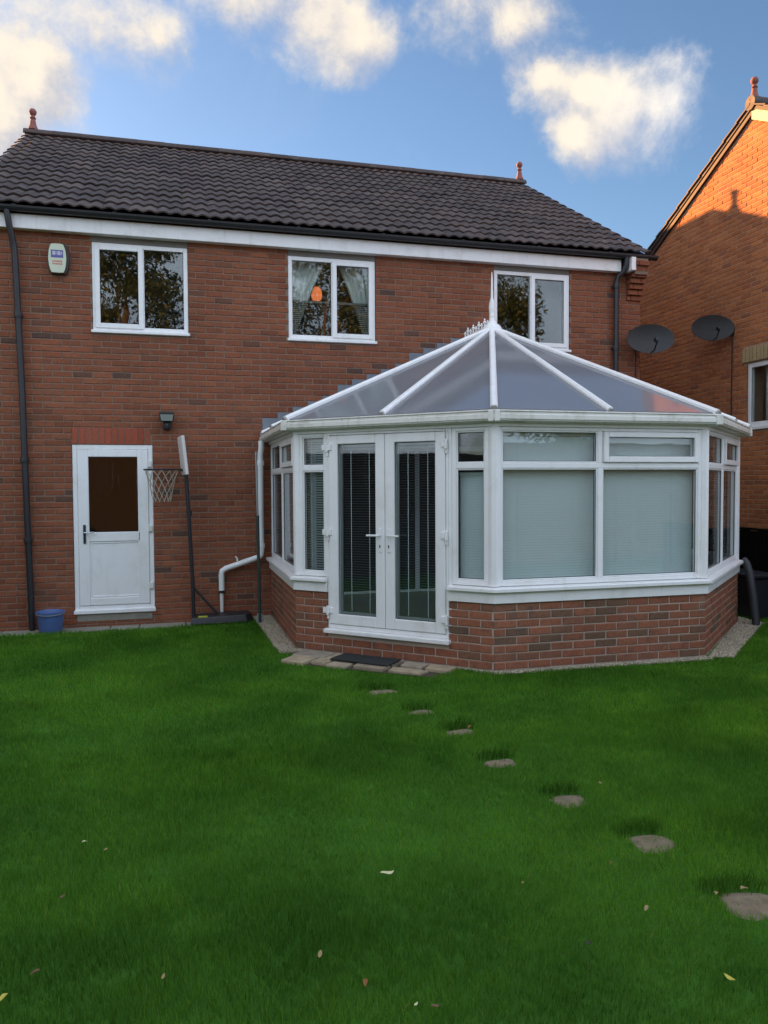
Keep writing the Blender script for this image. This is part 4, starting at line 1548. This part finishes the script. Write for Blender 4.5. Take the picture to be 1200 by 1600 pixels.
# ------------------------------------------------------------------ basketball hoop
bh = thing('basketball_hoop', 'portable black basketball hoop with white backboard beside the back door', 'basketball hoop', (-2.45, -0.25, 0))
mb = MB()
hx = -2.505
MB().tube([(hx, -0.26, 0.03), (hx - 0.005, -0.26, 0.45), (hx - 0.045, -0.25, 1.4), (hx - 0.075, -0.25, 2.0)], 0.024, 10).build('pole', M_BLACK, bh, smooth=True)
MB().tube([(hx - 0.035, -0.25, 1.32), (hx - 0.037, -0.25, 1.38)], 0.034, 10).build('clamp', M_BLACK, bh)
base = MB()
bx = [(-2.56, -0.44), (-1.86, -0.42), (-1.78, -0.30), (-1.80, -0.06), (-2.52, -0.07)]
vs = [(x, y, 0.0) for x, y in bx] + [(x * 0.94 - 2.15 * 0.06 * -1 * -1 if False else -2.15 + (x + 2.15) * 0.93, -0.25 + (y + 0.25) * 0.86, 0.085 + 0.02 * (x + 2.5)) for x, y in bx]
base.add(vs, [tuple(range(4, -1, -1)), tuple(range(5, 10))] + [(i, (i + 1) % 5, (i + 1) % 5 + 5, i + 5) for i in range(5)])
base.build('base', M_BLACK, bh, bevel=0.012, seg=2)
MB().box(-2.455, -2.345, -0.41, -0.39, 0.085, 0.102).build('label', M_YELLOW, bh)
MB().tube([(hx, -0.26, 0.44), (-2.22, -0.26, 0.10)], 0.016, 8).build('strut', M_BLACK, bh)
bb = MB()
tl = Vector((-0.048, 0, 0.47)).normalized()
c0 = Vector((-2.562, -0.25, 1.82))
q = [c0 + Vector((0.022, -0.26, 0)), c0 + Vector((-0.022, 0.12, 0)), c0 + Vector((-0.022, 0.12, 0)) + tl * 0.47, c0 + Vector((0.022, -0.26, 0)) + tl * 0.47]
bb.slab(q, (-1, 0, -0.1), 0.04)
bb.build('backboard', M_BOARD, bh, bevel=0.008)
RC = Vector((-2.86, -0.26, 1.885))
MB().tube([RC + Vector((0.205 * math.cos(a), 0.205 * math.sin(a), 0)) for a in [2 * math.pi * i / 24 for i in range(24)]], 0.009, 8, closed=True).build('rim', M_BLACK, bh, smooth=True)
MB().box(-2.665, -2.60, -0.30, -0.22, 1.865, 1.895).build('rim_bracket', M_BLACK, bh)
net = MB()


def netp(i, k):
    a = 2 * math.pi * i / 12
    r_ = 0.20 - 0.10 * (k / 5) ** 0.8
    return RC + Vector((r_ * math.cos(a), r_ * math.sin(a), -0.38 * k / 5 - 0.005 + 0.01 * math.sin(i * 2.3 + k)))


for i in range(12):
    for dr_ in (0.5, -0.5):
        net.tube([netp(i + dr_ * (k % 2), k) if True else None for k in range(6)], 0.0035, 5)
net.build('net', M_NET, bh)

# ------------------------------------------------------------------ bucket, poles
BZ = -0.03
bu = thing('bucket', 'blue plastic tub standing at the foot of the left drainpipe', 'bucket', (-4.14, -0.27, BZ))
MB().lathe([(0.120, 0.012), (0.128, 0.03), (0.148, 0.235), (0.160, 0.24), (0.162, 0.262), (0.152, 0.265), (0.140, 0.24), (0.115, 0.03)], (-4.14, -0.27, BZ - 0.010), 28).build('tub', M_BLUE, bu, smooth=True)
MB().tube([(-4.14 + 0.162 * math.cos(a), -0.27 + 0.162 * math.sin(a) * 1.0, 0.24 + BZ - 0.02 * abs(math.sin(a))) for a in [R(180 + 12 * i) for i in range(16)]], 0.004, 6).build('handle', M_GREYPOLE, bu)
cp = thing('clothes_pole', 'thin pole with green lower half and grey top by the white rainwater pipe', 'pole', (-1.725, -0.52, 0))
MB().tube([(-1.725, -0.52, 0.0), (-1.735, -0.50, 1.32)], 0.020, 10).build('lower_tube', M_GREENPOLE, cp, smooth=True)
MB().tube([(-1.752, -0.52, 0.0), (-1.745, -0.52, 0.12)], 0.013, 8).tube([(-1.695, -0.52, 0.0), (-1.705, -0.52, 0.12)], 0.011, 8).build('ground_spike', M_GREYPOLE, cp)
MB().tube([(-1.735, -0.50, 1.32), (-1.745, -0.48, 2.10)], 0.012, 8).build('upper_tube', M_GREYPOLE, cp, smooth=True)
dp = thing('drain_hose', 'dark grey curved downpipe leaning at the right corner of the conservatory', 'pipe', (3.87, -2.34, 0))
MB().tube([(3.88, -2.18, 0.76), (3.885, -2.22, 0.73), (3.89, -2.27, 0.62), (3.895, -2.33, 0.35), (3.90, -2.38, 0.0)], 0.045, 12).build('hose', M_DARK, dp, smooth=True)

# ------------------------------------------------------------------ boundary fence on the right
fe = thing('wooden_fence', 'dark board fence right of the conservatory', 'fence', (4.62, -2, -0.1))
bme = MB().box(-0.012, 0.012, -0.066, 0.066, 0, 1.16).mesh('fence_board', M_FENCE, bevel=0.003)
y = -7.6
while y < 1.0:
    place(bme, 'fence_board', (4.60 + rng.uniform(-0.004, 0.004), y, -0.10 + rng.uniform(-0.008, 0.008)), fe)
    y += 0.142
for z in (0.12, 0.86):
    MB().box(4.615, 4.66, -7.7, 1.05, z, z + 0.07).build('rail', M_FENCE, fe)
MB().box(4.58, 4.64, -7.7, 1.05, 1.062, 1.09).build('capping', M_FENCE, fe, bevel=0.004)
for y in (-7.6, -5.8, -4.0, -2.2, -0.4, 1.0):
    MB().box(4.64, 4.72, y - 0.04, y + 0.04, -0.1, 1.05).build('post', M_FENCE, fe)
bn = thing('storage_box', 'low black storage box against the dark fence at the right edge', 'box', (4.35, -1.4, 0))
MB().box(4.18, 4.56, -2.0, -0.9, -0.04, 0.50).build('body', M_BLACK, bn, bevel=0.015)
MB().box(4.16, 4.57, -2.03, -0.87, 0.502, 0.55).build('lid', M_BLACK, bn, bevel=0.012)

# ------------------------------------------------------------------ path, slabs, mat, gravel, stepping stones
pth = MB().add([(HX0 - 1, -0.52, -0.045), (-2.5, -0.52, -0.045), (-2.5, 0.02, -0.045), (HX0 - 1, 0.02, -0.045)], [(0, 1, 2, 3)]).build('path', M_SOIL)
pth['kind'] = 'structure'
x = HX0 - 1
for i in range(7):
    w_ = [0.62, 0.62, 0.62, 0.60, 0.34, 0.55, 0.42][i]
    if x + w_ > -2.5:
        w_ = -2.5 - x
    MB().box(x + 0.006, x + w_ - 0.006, -0.42 + rng.uniform(-0.02, 0.02), -0.01, -0.10, -0.034 + rng.uniform(0, 0.008)).build('paving_slab', M_CONC, pth, bevel=0.006, org=(x + w_ / 2, -0.25, 0))
    x += w_
pt2 = MB().box(-4.95, -4.42, -0.06, 0.0, 0.0, 0.05)
ap = MB().add([F1(0.05, 0.0, -0.004), F1(1.80, 0.0, -0.004), F1(1.74, 0.40, -0.004), F1(0.16, 0.54, -0.004)], [(0, 1, 2, 3)]).build('patio', M_SOIL)
ap['kind'] = 'structure'
rowA = [(0.12, 0.50, 0.02, 0.26), (0.51, 0.86, 0.02, 0.25), (0.87, 1.26, 0.02, 0.24), (1.27, 1.52, 0.02, 0.22), (1.53, 1.80, 0.02, 0.22)]
rowB = [(0.17, 0.46, 0.27, 0.53), (0.47, 0.64, 0.26, 0.46), (0.65, 0.88, 0.26, 0.50), (0.90, 1.24, 0.255, 0.44), (1.25, 1.62, 0.24, 0.40)]
for s0, s1, o0, o1 in rowA + rowB:
    q = [F1(s0 + rng.uniform(0, .02), o0 + rng.uniform(0, .015), 0), F1(s1 - rng.uniform(0, .02), o0 + rng.uniform(0, .015), 0),
         F1(s1 - rng.uniform(0, .03), o1 - rng.uniform(0, .03), 0), F1(s0 + rng.uniform(0, .03), o1 - rng.uniform(0, .03), 0)]
    q = [(a, b, -0.03) for a, b, _ in q]
    c = F1((s0 + s1) / 2, (o0 + o1) / 2, 0)
    MB().slab(q, (rng.uniform(-.02, .02), rng.uniform(-.02, .02), 1), 0.045 + rng.uniform(0, 0.012)).build('paving_slab', M_SLAB, ap, bevel=0.008, seg=2, org=c)
mt = MB().box(0.62, 1.24, 0.06, 0.34, 0.031, 0.043, F1).build('doormat', M_MAT, None, bevel=0.004, org=F1(0.93, 0.2, 0.031))
tag(mt, 'dark worn doormat lying on the paving below the french doors', 'doormat')

GW = [((-1.76, -0.05), (-1.72, -2.03), (-1.525, -2.20), (-1.53, 0.0)),
      ((-1.72, -2.03), (-1.70, -2.30), (-1.42, -2.28), (-1.52, -2.15)),
      ((-0.29, -3.32), (0.02, -3.70), (0.03, -3.62), (-0.24, -3.36)), ((0.02, -3.72), (2.27, -3.74), (2.25, -3.63), (0.03, -3.63)),
      ((2.25, -3.66), (2.50, -3.72), (4.05, -2.30), (3.80, -2.17)), ((3.80, -2.2), (4.10, -2.3), (4.10, 0), (3.80, 0))]
gb = MB()
for q in GW:
    gb.add([(x, y, -0.003) for x, y in q], [(0, 1, 2, 3)])
gb = gb.build('gravel_bed', M_GRAVEL_BED)
gb['kind'] = 'structure'
ico = [(1, 0, 0), (-1, 0, 0), (0, 1, 0), (0, -1, 0), (0, 0, 1), (0, 0, -1)]
icf = [(0, 2, 4), (2, 1, 4), (1, 3, 4), (3, 0, 4), (2, 0, 5), (1, 2, 5), (3, 1, 5), (0, 3, 5)]
gs = MB()
for q in GW:
    A = [Vector(p) for p in q]
    ar = abs((A[2] - A[0]).cross(A[3] - A[1])) / 2
    for _ in range(int(ar * 5500)):
        u, v = rng.random(), rng.random()
        p = (A[0] * (1 - u) + A[1] * u) * (1 - v) + (A[3] * (1 - u) + A[2] * u) * v
        s = rng.uniform(0.006, 0.013)
        rz = Matrix.Rotation(rng.uniform(0, 6.28), 3, 'Z') @ Matrix.Rotation(rng.uniform(-.8, .8), 3, 'X')
        gs.add([Vector((p.x, p.y, 0.004 + s * 0.3)) + rz @ Vector((a * s * 1.2, b * s, c * s * 0.8)) for a, b, c in ico], icf, rng.random())
gs.build('gravel', M_GRAVEL, None, kind='stuff')

STONES = [((-1.08, -3.95), 0.135, 0.065, 'first stepping stone from the french doors, almost hidden by grass'),
          ((-0.94, -4.58), 0.105, 0.055, 'second stepping stone from the french doors, a thin pale sliver in the grass'),
          ((-0.83, -5.10), 0.110, 0.062, 'third stepping stone from the french doors, with a reddish leaf at its edge'),
          ((-0.80, -5.72), 0.105, 0.065, 'fourth stepping stone from the french doors, small and half overgrown'),
          ((-0.67, -6.34), 0.092, 0.080, 'fifth stepping stone from the french doors, small grey brown and square'),
          ((-0.53, -6.89), 0.105, 0.090, 'sixth stepping stone from the french doors, a clear pale brown oval'),
          ((-0.455, -7.47), 0.128, 0.098, 'nearest and largest stepping stone, with brown leaves lying behind it')]
for (sx, sy), rx, ry, lb in STONES:
    vs, fs = [], []
    n = 16
    for j, (k, z) in enumerate(((1.0, -0.04), (1.0, -0.013), (0.93, -0.008), (0.5, -0.005))):
        for i in range(n):
            a = 2 * math.pi * i / n
            e = 1 + 0.10 * math.sin(a * 3 + sx * 9) + 0.06 * math.sin(a * 5 + sy * 7)
            ca, sa_ = math.cos(a), math.sin(a)
            vs.append((sx + rx * k * e * (abs(ca) ** 0.75) * (1 if ca > 0 else -1), sy + ry * k * e * (abs(sa_) ** 0.75) * (1 if sa_ > 0 else -1), z))
    for j in range(3):
        for i in range(n):
            fs.append((j * n + i, j * n + (i + 1) % n, (j + 1) * n + (i + 1) % n, (j + 1) * n + i))
    fs.append(tuple(3 * n + i for i in range(n)))
    mb = MB(); mb.add(vs, fs)
    o = mb.build('stepping_stone', M_STONE, None, smooth=True, org=(sx, sy, 0))
    tag(o, lb, 'stepping stone', 'stepping stones sunk in the lawn')

# ------------------------------------------------------------------ grass


def inside_poly(px, py, poly):
    r_ = np.zeros(len(px), bool)
    k = len(poly)
    for i in range(k):
        x0, y0 = poly[i][:2]; x1, y1 = poly[(i + 1) % k][:2]
        c = ((y0 > py) != (y1 > py)) & (px < (x1 - x0) * (py - y0) / (y1 - y0 + 1e-12) + x0)
        r_ ^= c
    return r_


def grass():
    zones = [(-6.0, 6.0, -8.6, -6.6, 16000), (-6.4, 6.0, -6.6, -5.0, 12000), (-6.6, 5.0, -5.0, -3.4, 7000), (-6.8, 4.6, -3.4, -0.38, 4700)]
    X, Y = [], []
    for x0, x1, y0, y1, dn in zones:
        n = int((x1 - x0) * (y1 - y0) * dn)
        x = NP.uniform(x0, x1, n); y = NP.uniform(y0, y1, n)
        # keep only what the camera (and a step to the side) can see
        dx, dy = x - CAM.x, y - CAM.y
        dep = dx * fwd0.x + dy * fwd0.y
        lat = dx * right0.x + dy * right0.y
        m = (dep > 0.8) & (np.abs(lat) < dep * 0.52 + 0.6)
        X.append(x[m]); Y.append(y[m])
    X = np.concatenate(X); Y = np.concatenate(Y)
    ol = outline(0.0)
    bad = inside_poly(X, Y, [*ol])
    for q in GW:
        bad |= inside_poly(X, Y, q)
    bad |= inside_poly(X, Y, [F1(0.05, 0.0, 0), F1(1.84, 0.0, 0), F1(1.66, 0.42, 0), F1(0.10, 0.535, 0)])
    bad |= (Y > -0.43 + 0.02 * np.sin(X * 9) + 0.015 * np.sin(X * 23)) & (X < -2.5)
    bad |= (Y > -0.38) & (X > -2.7) & (X < -1.7)
    for (sx, sy), rx, ry, lb in STONES:
        bad |= ((np.abs((X - sx) / (rx * 0.90)) ** 2.6 + np.abs((Y - sy) / (ry * 0.92)) ** 2.6) < 1) & (NP.random(len(X)) < 0.955)
    X, Y = X[~bad], Y[~bad]
    n = len(X)
    # slow height variation of the turf
    hn = 0.5 + 0.25 * np.sin(X * 2.1 + 1.3 * np.sin(Y * 1.7)) + 0.25 * np.sin(Y * 3.3 + 1.1 * np.sin(X * 2.6))
    H = NP.uniform(0.024, 0.044, n) * (0.75 + 0.5 * hn)
    # long blades behind the stones, darkened to stand for shade in the hollows
    shade_tuft = np.zeros(n, bool)
    for (sx, sy), rx, ry, lb in STONES:
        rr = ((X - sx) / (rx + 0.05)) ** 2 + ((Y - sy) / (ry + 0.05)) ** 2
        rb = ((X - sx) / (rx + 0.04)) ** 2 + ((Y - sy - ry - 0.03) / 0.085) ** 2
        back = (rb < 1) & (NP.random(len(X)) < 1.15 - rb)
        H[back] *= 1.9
        shade_tuft |= back
    dist = np.hypot(X - CAM.x, Y - CAM.y)
    Wd = NP.uniform(0.0018, 0.0034, n) * np.clip(dist / 4.0, 0.85, 2.2)
    az = NP.uniform(0, 2 * np.pi, n)
    lean = NP.uniform(0.1, 0.75, n) * H
    la = NP.uniform(0, 2 * np.pi, n)
    cx, cy = np.cos(az) * Wd / 2, np.sin(az) * Wd / 2
    lx, ly_ = np.cos(la) * lean, np.sin(la) * lean
    co = np.zeros((n, 5, 3), np.float32)
    z0 = -0.012
    co[:, 0] = np.stack([X - cx, Y - cy, np.full(n, z0)], 1)
    co[:, 1] = np.stack([X + cx, Y + cy, np.full(n, z0)], 1)
    co[:, 2] = np.stack([X + cx * .8 + lx * .35, Y + cy * .8 + ly_ * .35, z0 + H * .6], 1)
    co[:, 3] = np.stack([X - cx * .8 + lx * .35, Y - cy * .8 + ly_ * .35, z0 + H * .6], 1)
    co[:, 4] = np.stack([X + lx, Y + ly_, z0 + H], 1)
    me = bpy.data.meshes.new('grass')
    me.vertices.add(n * 5)
    me.vertices.foreach_set('co', co.ravel())
    me.loops.add(n * 7)
    base = (np.arange(n) * 5)[:, None]
    li = (base + np.array([0, 1, 2, 3, 3, 2, 4])).astype(np.int32)
    me.loops.foreach_set('vertex_index', li.ravel())
    me.polygons.add(n * 2)
    ls = np.stack([np.arange(n) * 7, np.arange(n) * 7 + 4], 1).astype(np.int32)
    me.polygons.foreach_set('loop_start', ls.ravel())
    me.update(calc_edges=True)
    patch = (np.sin(X * 1.3 + 2.0 * np.sin(Y * 0.9)) * np.sin(Y * 1.9 + 1.7 * np.sin(X * 1.1)) + 0.7 * np.sin(X * 4.1 + 1.9 * np.sin(Y * 3.3)) * np.sin(Y * 5.7 + 1.3 * np.sin(X * 3.7))
             + 0.5 * np.sin(X * 11.0 + 2.2 * np.sin(Y * 9.0)) * np.sin(Y * 13.0 + 1.5 * np.sin(X * 8.0)))
    H *= 1.0 - 0.13 * patch
    ctn = np.zeros(n)
    for _ in range(260):                       # coarse clumps and thin spots
        qx, qy = NP.uniform(-5.5, 3.5), NP.uniform(-8.3, -0.6)
        r2 = NP.uniform(0.03, 0.13) ** 2
        mk = np.flatnonzero((np.abs(X - qx) < 0.2) & (np.abs(Y - qy) < 0.2))
        w = np.exp(-((X[mk] - qx) ** 2 + (Y[mk] - qy) ** 2) / r2)
        s_ = NP.choice([-1, 1, 1])
        H[mk] *= 1 + 0.45 * s_ * w
        ctn[mk] += NP.uniform(-0.22, 0.30) * w
    co[:, 2:4, 2] = z0 + (H * .6)[:, None]
    co[:, 4, 2] = z0 + H
    me.vertices.foreach_set('co', co.ravel())
    tn = np.clip(NP.beta(2.2, 2.6, n) * 0.80 + 0.10 * patch + ctn + (NP.random(n) < 0.02) * 0.5, 0.1, 1)
    tn[shade_tuft] = NP.uniform(0.0, 0.16, shade_tuft.sum())  # shade at the far rim of each stone, painted into the blades
    at = me.attributes.new('tone', 'FLOAT', 'FACE')
    at.data.foreach_set('value', np.repeat(tn, 2).astype(np.float32))
    me.materials.append(M_GRASS)
    o = bpy.data.objects.new('grass', me)
    C.objects.link(o)
    o['kind'] = 'stuff'
    o['label'] = 'short green grass of the lawn'
    print('grass blades', n)


grass()

# ------------------------------------------------------------------ fallen leaves
LM = {'cream': simple('leaf_cream', (0.62, 0.60, 0.34), 0.6), 'yellow': simple('leaf_yellow', (0.52, 0.46, 0.07), 0.6), 'tan': simple('leaf_tan', (0.32, 0.23, 0.10), 0.7),
      'brown': simple('leaf_brown', (0.17, 0.085, 0.045), 0.7), 'red': simple('leaf_red', (0.22, 0.095, 0.022), 0.7), 'dark': simple('leaf_dark', (0.035, 0.028, 0.028), 0.8)}


def ground_at(px, py, z=0.03):
    d = rt * ((px - 600) / F_PX) - up2 * ((py - 800) / F_PX) + fwd
    k = (z - CAM.z) / d.z
    return CAM + d * k


LEAVES = [(605, 1364, 'cream', 0.080, 0.3, 'long pale cream leaf lying in the middle of the lawn'),
          (1140, 1529, 'yellow', 0.050, 1.9, 'yellow leaf standing in the grass at lower right'),
          (500, 1492, 'tan', 0.040, 1.2, 'small tan curled leaf below the pale cream leaf'),
          (571, 1536, 'red', 0.045, 1.3, 'rust brown leaf near the bottom middle of the lawn'),
          (165, 1328, 'tan', 0.045, 1.4, 'curled brown leaf in the left part of the lawn'),
          (938, 1224, 'tan', 0.055, 1.2, 'tan curled leaf just right of the fifth stepping stone'),
          (132, 1316, 'cream', 0.030, 0.5, 'tiny pale leaf up and left of the curled brown leaf'),
          (1010, 1420, 'tan', 0.040, 0.7, 'pale tan leaf left of the nearest stepping stone'),
          (919, 1474, 'dark', 0.050, 1.2, 'small black scrap of leaf in the right half of the lawn'),
          (817, 1380, 'tan', 0.028, 0.9, 'tiny orange brown leaf between the cream leaf and the sixth stone'),
          (955, 1349, 'red', 0.030, 1.0, 'small red brown leaf below the sixth stepping stone'),
          (5, 1560, 'yellow', 0.045, 0.9, 'yellow leaf at the lower left corner of the lawn'),
          (255, 1527, 'tan', 0.028, 1.2, 'tiny pale leaf at the bottom left of the lawn'),
          (1163, 1389, 'tan', 0.060, 0.3, 'brown leaf lying behind the nearest stepping stone, the larger of two'),
          (1119, 1396, 'tan', 0.050, 0.9, 'brown leaf at the left rim of the nearest stepping stone'),
          (734, 1136, 'red', 0.050, 0.6, 'reddish leaf on the edge of the third stepping stone'),
          (650, 1570, 'cream', 0.022, 0.6, 'tiny white petal near the bottom edge, right of the rust brown leaf'),
          (680, 1573, 'brown', 0.036, 0.2, 'dull brown leaf at the bottom edge of the lawn'),
          (55, 1520, 'brown', 0.040, 0.1, 'dull brown leaf on the left near the bottom edge'),
          (97, 1402, 'brown', 0.035, 0.8, 'dark brown leaf low on the left side of the lawn')]
for px, py, k, ln_, rot, lb in LEAVES:
    p = ground_at(px, py, 0.040)
    mb = MB()
    ln_ *= 0.85
    vs, fs = [], []
    nseg = 6
    for i in range(nseg + 1):
        u = i / nseg
        w_ = 0.22 * math.sin(math.pi * (0.04 + 0.94 * u)) ** 1.1 * ln_
        z = 0.12 * ln_ * math.sin(u * 4.2 + px) + 0.004
        for s in (-1, 0, 1):
            a = rot
            lx, ly_ = (u - 0.5) * ln_, s * w_
            vs.append((p.x + lx * math.cos(a) - ly_ * math.sin(a), p.y + lx * math.sin(a) + ly_ * math.cos(a), p.z + z + (0.25 * w_ if s else 0)))
    for i in range(nseg):
        for s in (0, 1):
            a = i * 3 + s
            fs.append((a, a + 1, a + 4, a + 3))
    mb.add(vs, fs)
    o = mb.build('fallen_leaf', LM[k], None, org=(p.x, p.y, p.z))
    o.modifiers.new('thickness', 'SOLIDIFY').thickness = 0.0012
    tag(o, lb, 'leaf', 'fallen leaves on the lawn')

# ------------------------------------------------------------------ trees at the back of the garden (seen reflected in the panes)


def tree(loc, h, cr, label, seed):
    t_ = thing('tree', label, 'tree', loc, 'trees at the end of the garden')
    r_ = random.Random(seed)
    L = Vector(loc)
    tm_ = MB().tube([L, L + Vector((0.05, 0, h * 0.25)), L + Vector((-0.05, 0.1, h * 0.5)), L + Vector((0.1, 0, h * 0.85))], [0.26, 0.2, 0.14, 0.04], 8)
    tips = []
    for i in range(12):
        a = r_.uniform(0, 6.28)
        z0 = h * r_.uniform(0.28, 0.6)
        tip = L + Vector((math.cos(a) * cr * r_.uniform(0.45, 0.8), math.sin(a) * cr * r_.uniform(0.45, 0.8), z0 + h * r_.uniform(0.10, 0.32)))
        tm_.tube([L + Vector((0, 0, z0)), (L + Vector((0, 0, z0))).lerp(tip, 0.5) + Vector((0, 0, 0.2)), tip], [0.08, 0.05, 0.02], 6)
        tips.append(tip)
    tm_.build('trunk', M_BARK, t_)
    rn = np.random.default_rng(seed)
    cl = []
    for i in range(74):
        a = r_.uniform(0, 6.28)
        zz = r_.uniform(0.22, 1.0)
        prof_ = math.sin(math.pi * min(1, (zz - 0.12) / 0.95)) ** 0.6
        rr = cr * prof_ * math.sqrt(r_.uniform(0.15, 1))
        cl.append((L.x + rr * math.cos(a), L.y + rr * math.sin(a), L.z + zz * h, r_.uniform(0.5, 1.05)))
    for p in tips:
        cl.append((*p, 0.8))
    P, T = [], []
    for x, y, z, s in cl:
        k = int(330 * s)
        d = rn.normal(size=(k, 3))
        d /= np.linalg.norm(d, axis=1)[:, None]
        P.append(np.array([x, y, z]) + d * s * (rn.random((k, 1)) ** 0.45) * np.array([1, 1, 0.75]))
        T.append(np.clip(rn.normal(0.45, 0.25, k) + rn.uniform(-.2, .2), 0, 1))
    P = np.concatenate(P); T = np.concatenate(T)
    n = len(P)
    u = rn.normal(size=(n, 3)); u /= np.linalg.norm(u, axis=1)[:, None]
    v = np.cross(u, rn.normal(size=(n, 3))); v /= np.linalg.norm(v, axis=1)[:, None]
    s = rn.uniform(0.05, 0.11, (n, 1))
    co = np.stack([P - u * s, P - v * s * .55, P + u * s, P + v * s * .55], 1) - np.array(loc)
    me = bpy.data.meshes.new('crown')
    me.from_pydata(co.reshape(-1, 3).tolist(), [], (np.arange(n)[:, None] * 4 + np.arange(4)).tolist())
    at = me.attributes.new('tone', 'FLOAT', 'FACE')
    at.data.foreach_set('value', T.astype(np.float32))
    me.materials.append(M_LEAF)
    o = bpy.data.objects.new('crown', me)
    C.objects.link(o)
    o.parent = t_
    return t_


tree((-4.6, -22.5, 0), 12.0, 3.0, 'tall leafy tree reflected in the upstairs window beside the alarm box', 1)
tree((3.6, -23.5, 0), 11.5, 2.8, 'leafy tree reflected in the middle upstairs window', 2)
tree((10.9, -22.5, 0), 10.8, 2.5, 'leafy tree reflected in the right upstairs window against the sky', 3)
gf = thing('wooden_fence', 'brown board fence across the far end of the garden', 'fence', (0, -12.4, 0))
gme = MB().box(-0.0735, 0.0735, -0.012, 0.012, 0, 2.55).mesh('fence_board', M_FENCE3, bevel=0.003)
for i in range(130):
    place(gme, 'fence_board', (-10 + i * 0.15, -12.4 + rng.uniform(-.004, .004), 0), gf)
for z in (0.35, 1.35):
    MB().box(-10.1, 9.6, -12.46, -12.42, z, z + 0.1).build('rail', M_FENCE3, gf)

lf = thing('wooden_fence', 'brown board fence along the left side of the garden', 'fence', (-7.2, -6, 0))
lme = MB().box(-0.012, 0.012, -0.072, 0.072, 0, 2.25).mesh('fence_board', M_FENCE2, bevel=0.003)
for i in range(84):
    place(lme, 'fence_board', (-7.2 + rng.uniform(-.004, .004), -12.4 + i * 0.15, 0), lf)
for z in (0.35, 1.35):
    MB().box(-7.26, -7.22, -12.4, 0.1, z, z + 0.1).build('rail', M_FENCE2, lf)
